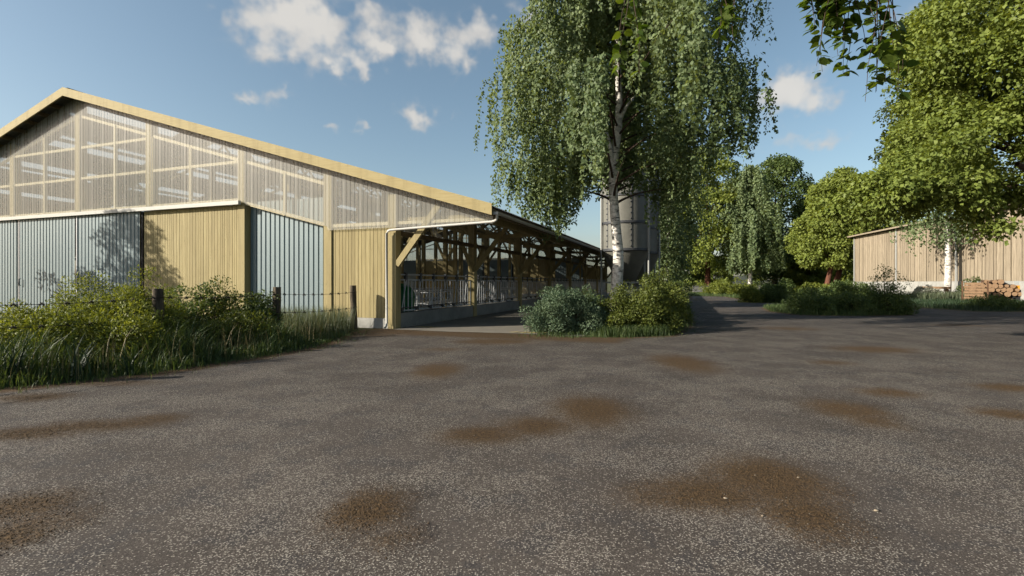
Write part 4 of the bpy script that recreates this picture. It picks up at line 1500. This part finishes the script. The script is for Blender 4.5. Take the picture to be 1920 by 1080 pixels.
# loose stones on the asphalt
SL_ = [(1360, 935, .04, 'pale flat stone on the muddy patch'), (1430, 968, .03, 'small pale stone at the lower edge of the muddy patch'), (1643, 958, .045, 'pale flat stone right of the muddy patch'),
       (1497, 896, .03, 'small stone at the top of the muddy patch')]
for x, y, r, lab in SL_:
    r *= .38
    gx_, gy_ = gpt(x, y)
    m2 = MB()
    prof = [(0, -.2 * r), (r, 0), (r * .8, r * .3), (0, r * .42)]
    m2.lathe(prof, 9)
    m2.v = [(a * rng.uniform(.85, 1.5), b * rng.uniform(.7, 1.1), c) for a, b, c in m2.v]
    o = m2.build('stone', M['boards_grey'])
    o.location = (gx_, gy_, .004)
    o.rotation_euler = (0, 0, rng.uniform(0, 6))
    tag(o, lab, 'stone', 'loose stones on the asphalt')

# crumbs of dried mud on the brown patches and loose grit on the asphalt
def grit(name, P, size, mat):
    n = len(P)
    o6 = np.array([[1, 0, 0], [-1, 0, 0], [0, 1, 0], [0, -1, 0], [0, 0, 1], [0, 0, -1]], float)
    f8 = np.array([[0, 2, 4], [2, 1, 4], [1, 3, 4], [3, 0, 4], [2, 0, 5], [1, 2, 5], [3, 1, 5], [0, 3, 5]])
    a = rng.uniform(0, 6.28, n)
    sc = (size * rng.uniform(.5, 1.6, n))[:, None, None] * rng.uniform(.55, 1.3, (n, 6, 1)) * np.array([1, 1, .6])
    v = o6[None] * sc
    ca, sa = np.cos(a)[:, None], np.sin(a)[:, None]
    v = np.stack([v[..., 0] * ca - v[..., 1] * sa, v[..., 0] * sa + v[..., 1] * ca, v[..., 2]], -1) + P[:, None, :]
    return tag(np_mesh(name, v.reshape(-1, 3), (np.arange(n)[:, None, None] * 6 + f8).reshape(-1, 3), mat), kind='stuff')


M['mud'] = plain('dried_mud', (0.098, 0.062, 0.030), 0.95, 0, .35, 30)
M['grit'] = plain('loose_grit', (0.30, 0.27, 0.23), 0.9, 0, .4, 20)
near = np.where((GY.ravel() < 9) & (GY.ravel() > 2) & (np.abs(GX.ravel()) < GY.ravel() * 1.1))[0]
dr_ = dirt.ravel()[near]
pk = rng.choice(near, 9000, p=dr_ ** 3 / (dr_ ** 3).sum())
P = np.stack([GX.ravel()[pk], GY.ravel()[pk], np.full(len(pk), .002)], -1) + rng.normal(size=(len(pk), 3)) * np.array([.11, .11, 0])
grit('mud_crumbs', P, .0058, M['mud'])
pk = rng.choice(near, 5000)
P = np.stack([GX.ravel()[pk], GY.ravel()[pk], np.full(len(pk), .002)], -1) + rng.normal(size=(len(pk), 3)) * np.array([.11, .11, 0])
grit('loose_grit', P, .0048, M['grit'])

# ------------------------------------------------------------------ world, sun, camera
SUN_AZ, SUN_EL = R(254), R(24)
w = bpy.data.worlds.new('World')
S.world = w
w.use_nodes = True
nt = w.node_tree
nt.nodes.clear()


class WN(NT):
    def __init__(s, tree):
        s.t = tree


W = WN(nt)
out = W.n('ShaderNodeOutputWorld')
sky = W.n('ShaderNodeTexSky', sky_type='NISHITA')
sky.sun_disc = False
sky.sun_elevation = SUN_EL
sky.sun_rotation = SUN_AZ
sky.altitude = 100
sky.air_density = 1.0
sky.dust_density = 1.8
sky.ozone_density = 1.0
SKY_STR = 0.077
tc = W.n('ShaderNodeTexCoord').outputs['Generated']
sp = W.n('ShaderNodeSeparateXYZ', {'Vector': tc})
az = W.math('ARCTAN2', sp.outputs[0], sp.outputs[1])
el = W.math('ARCSINE', sp.outputs[2])
nA = W.noise(tc, 34, 2, 0.5)
nB = W.noise(W.n('ShaderNodeVectorMath', {0: tc, 1: (3.1, 1.7, 9.2)}, operation='ADD').outputs[0], 26, 3, 0.5)
az2 = W.math('ADD', az, W.math('MULTIPLY_ADD', nA, .07, -.035))
el2 = W.math('ADD', el, W.math('MULTIPLY_ADD', nB, .06, -.03))
CL = [  # px centre, px half extents, density
    (470, 30, 42, 48, 1.0), (520, 95, 45, 24, .9), (535, 30, 34, 30, .9), (600, 60, 48, 50, 1.25), (575, 10, 36, 20, .8), (700, 72, 34, 34, 1.1), (665, 122, 22, 20, 1.0), (625, 118, 16, 14, .8), (730, 95, 26, 16, .9),
    (780, 55, 30, 34, 1.0), (845, 85, 26, 26, 1.05), (800, 85, 22, 20, .8), (905, 55, 36, 34, 1.1), (875, 120, 12, 18, .8), (850, 130, 8, 18, .5), (690, 22, 16, 14, .6), (475, 190, 22, 12, .8), (530, 188, 24, 13, .9), (450, 184, 14, 9, .6), (527, 168, 12, 9, .55),
    (787, 215, 22, 19, 1.1), (846, 215, 12, 10, .6), (625, 242, 16, 9, .55), (673, 234, 9, 8, .5), (680, 150, 7, 18, .5),
    (1472, 185, 40, 34, 1.05), (1536, 190, 34, 18, .9), (1500, 150, 55, 22, .8), (1555, 262, 38, 12, .7), (1480, 265, 40, 12, .6), (1200, 60, 60, 30, .8), (1000, 40, 40, 30, .8),
    (1720, 60, 60, 40, .8), (120, -120, 90, 40, .9), (1110, 425, 14, 5, .35)]
tot = None
for x, y, rx, ry, dn in CL:
    dd = math.hypot(F, x - CX)
    a0 = math.atan2(x - CX, F); e0 = math.atan2(HY - y, dd)
    ra = rx * F / (dd * dd) * 1.1; re = ry / dd * math.cos(e0) ** 2 * 1.1
    u = W.math('DIVIDE', W.math('SUBTRACT', az2, a0), ra)
    v = W.math('DIVIDE', W.math('SUBTRACT', el2, e0), re)
    q = W.math('MULTIPLY_ADD', u, u, W.math('MULTIPLY', v, v))
    g = W.math('MULTIPLY', W.math('POWER', 2.718, W.math('MULTIPLY', q, -.9)), dn)
    tot = g if tot is None else W.math('ADD', tot, g)
nC = W.noise(tc, 30, 2.5, 0.5)
mask = W.smooth(W.math('ADD', tot, W.math('MULTIPLY', W.math('MULTIPLY_ADD', nC, 2.6, -1.38), W.smooth(tot, .04, .4))), .02, 1.3, 0, .82)
skyc = W.n('ShaderNodeHueSaturation', {'Color': sky.outputs[0], 'Saturation': 0.95, 'Value': 1.0, 'Hue': 0.486}).outputs[0]
cloudc = W.mixc(W.smooth(tot, .5, 1.4), (4.2, 4.05, 3.85), (5.4, 5.1, 4.65))
fin = W.mixc(mask, skyc, cloudc)
bg = W.n('ShaderNodeBackground', {'Color': fin, 'Strength': SKY_STR})
nt.links.new(bg.outputs[0], out.inputs['Surface'])

sl = bpy.data.lights.new('sun', 'SUN')
sl.energy = 4.9
sl.angle = R(0.5)
sl.color = (1.0, 0.92, 0.78)
so = bpy.data.objects.new('sun', sl)
COL.objects.link(so)
sdv = Vector((math.sin(SUN_AZ) * math.cos(SUN_EL), math.cos(SUN_AZ) * math.cos(SUN_EL), math.sin(SUN_EL)))
so.rotation_euler = (-sdv).to_track_quat('-Z', 'Y').to_euler()

cam = bpy.data.cameras.new('camera')
cam.sensor_width = 36
cam.lens = F / 1920 * 36
cam.shift_y = (540 - HY) / 1920 * -1
cam.clip_start = 0.05
cam.clip_end = 6000
co = bpy.data.objects.new('camera', cam)
COL.objects.link(co)
co.location = (0, 0, CH)
co.rotation_euler = (R(90), 0, 0)
S.camera = co

S.view_settings.view_transform = 'Standard'
S.view_settings.look = 'None'
S.view_settings.exposure = 0.95
S.view_settings.gamma = 1.0
S.cycles.use_denoising = True
S.cycles.max_bounces = 9
S.cycles.diffuse_bounces = 6
S.cycles.glossy_bounces = 2
S.cycles.transmission_bounces = 4
S.cycles.transparent_max_bounces = 16
S.cycles.use_adaptive_sampling = True
S.cycles.adaptive_threshold = 0.02
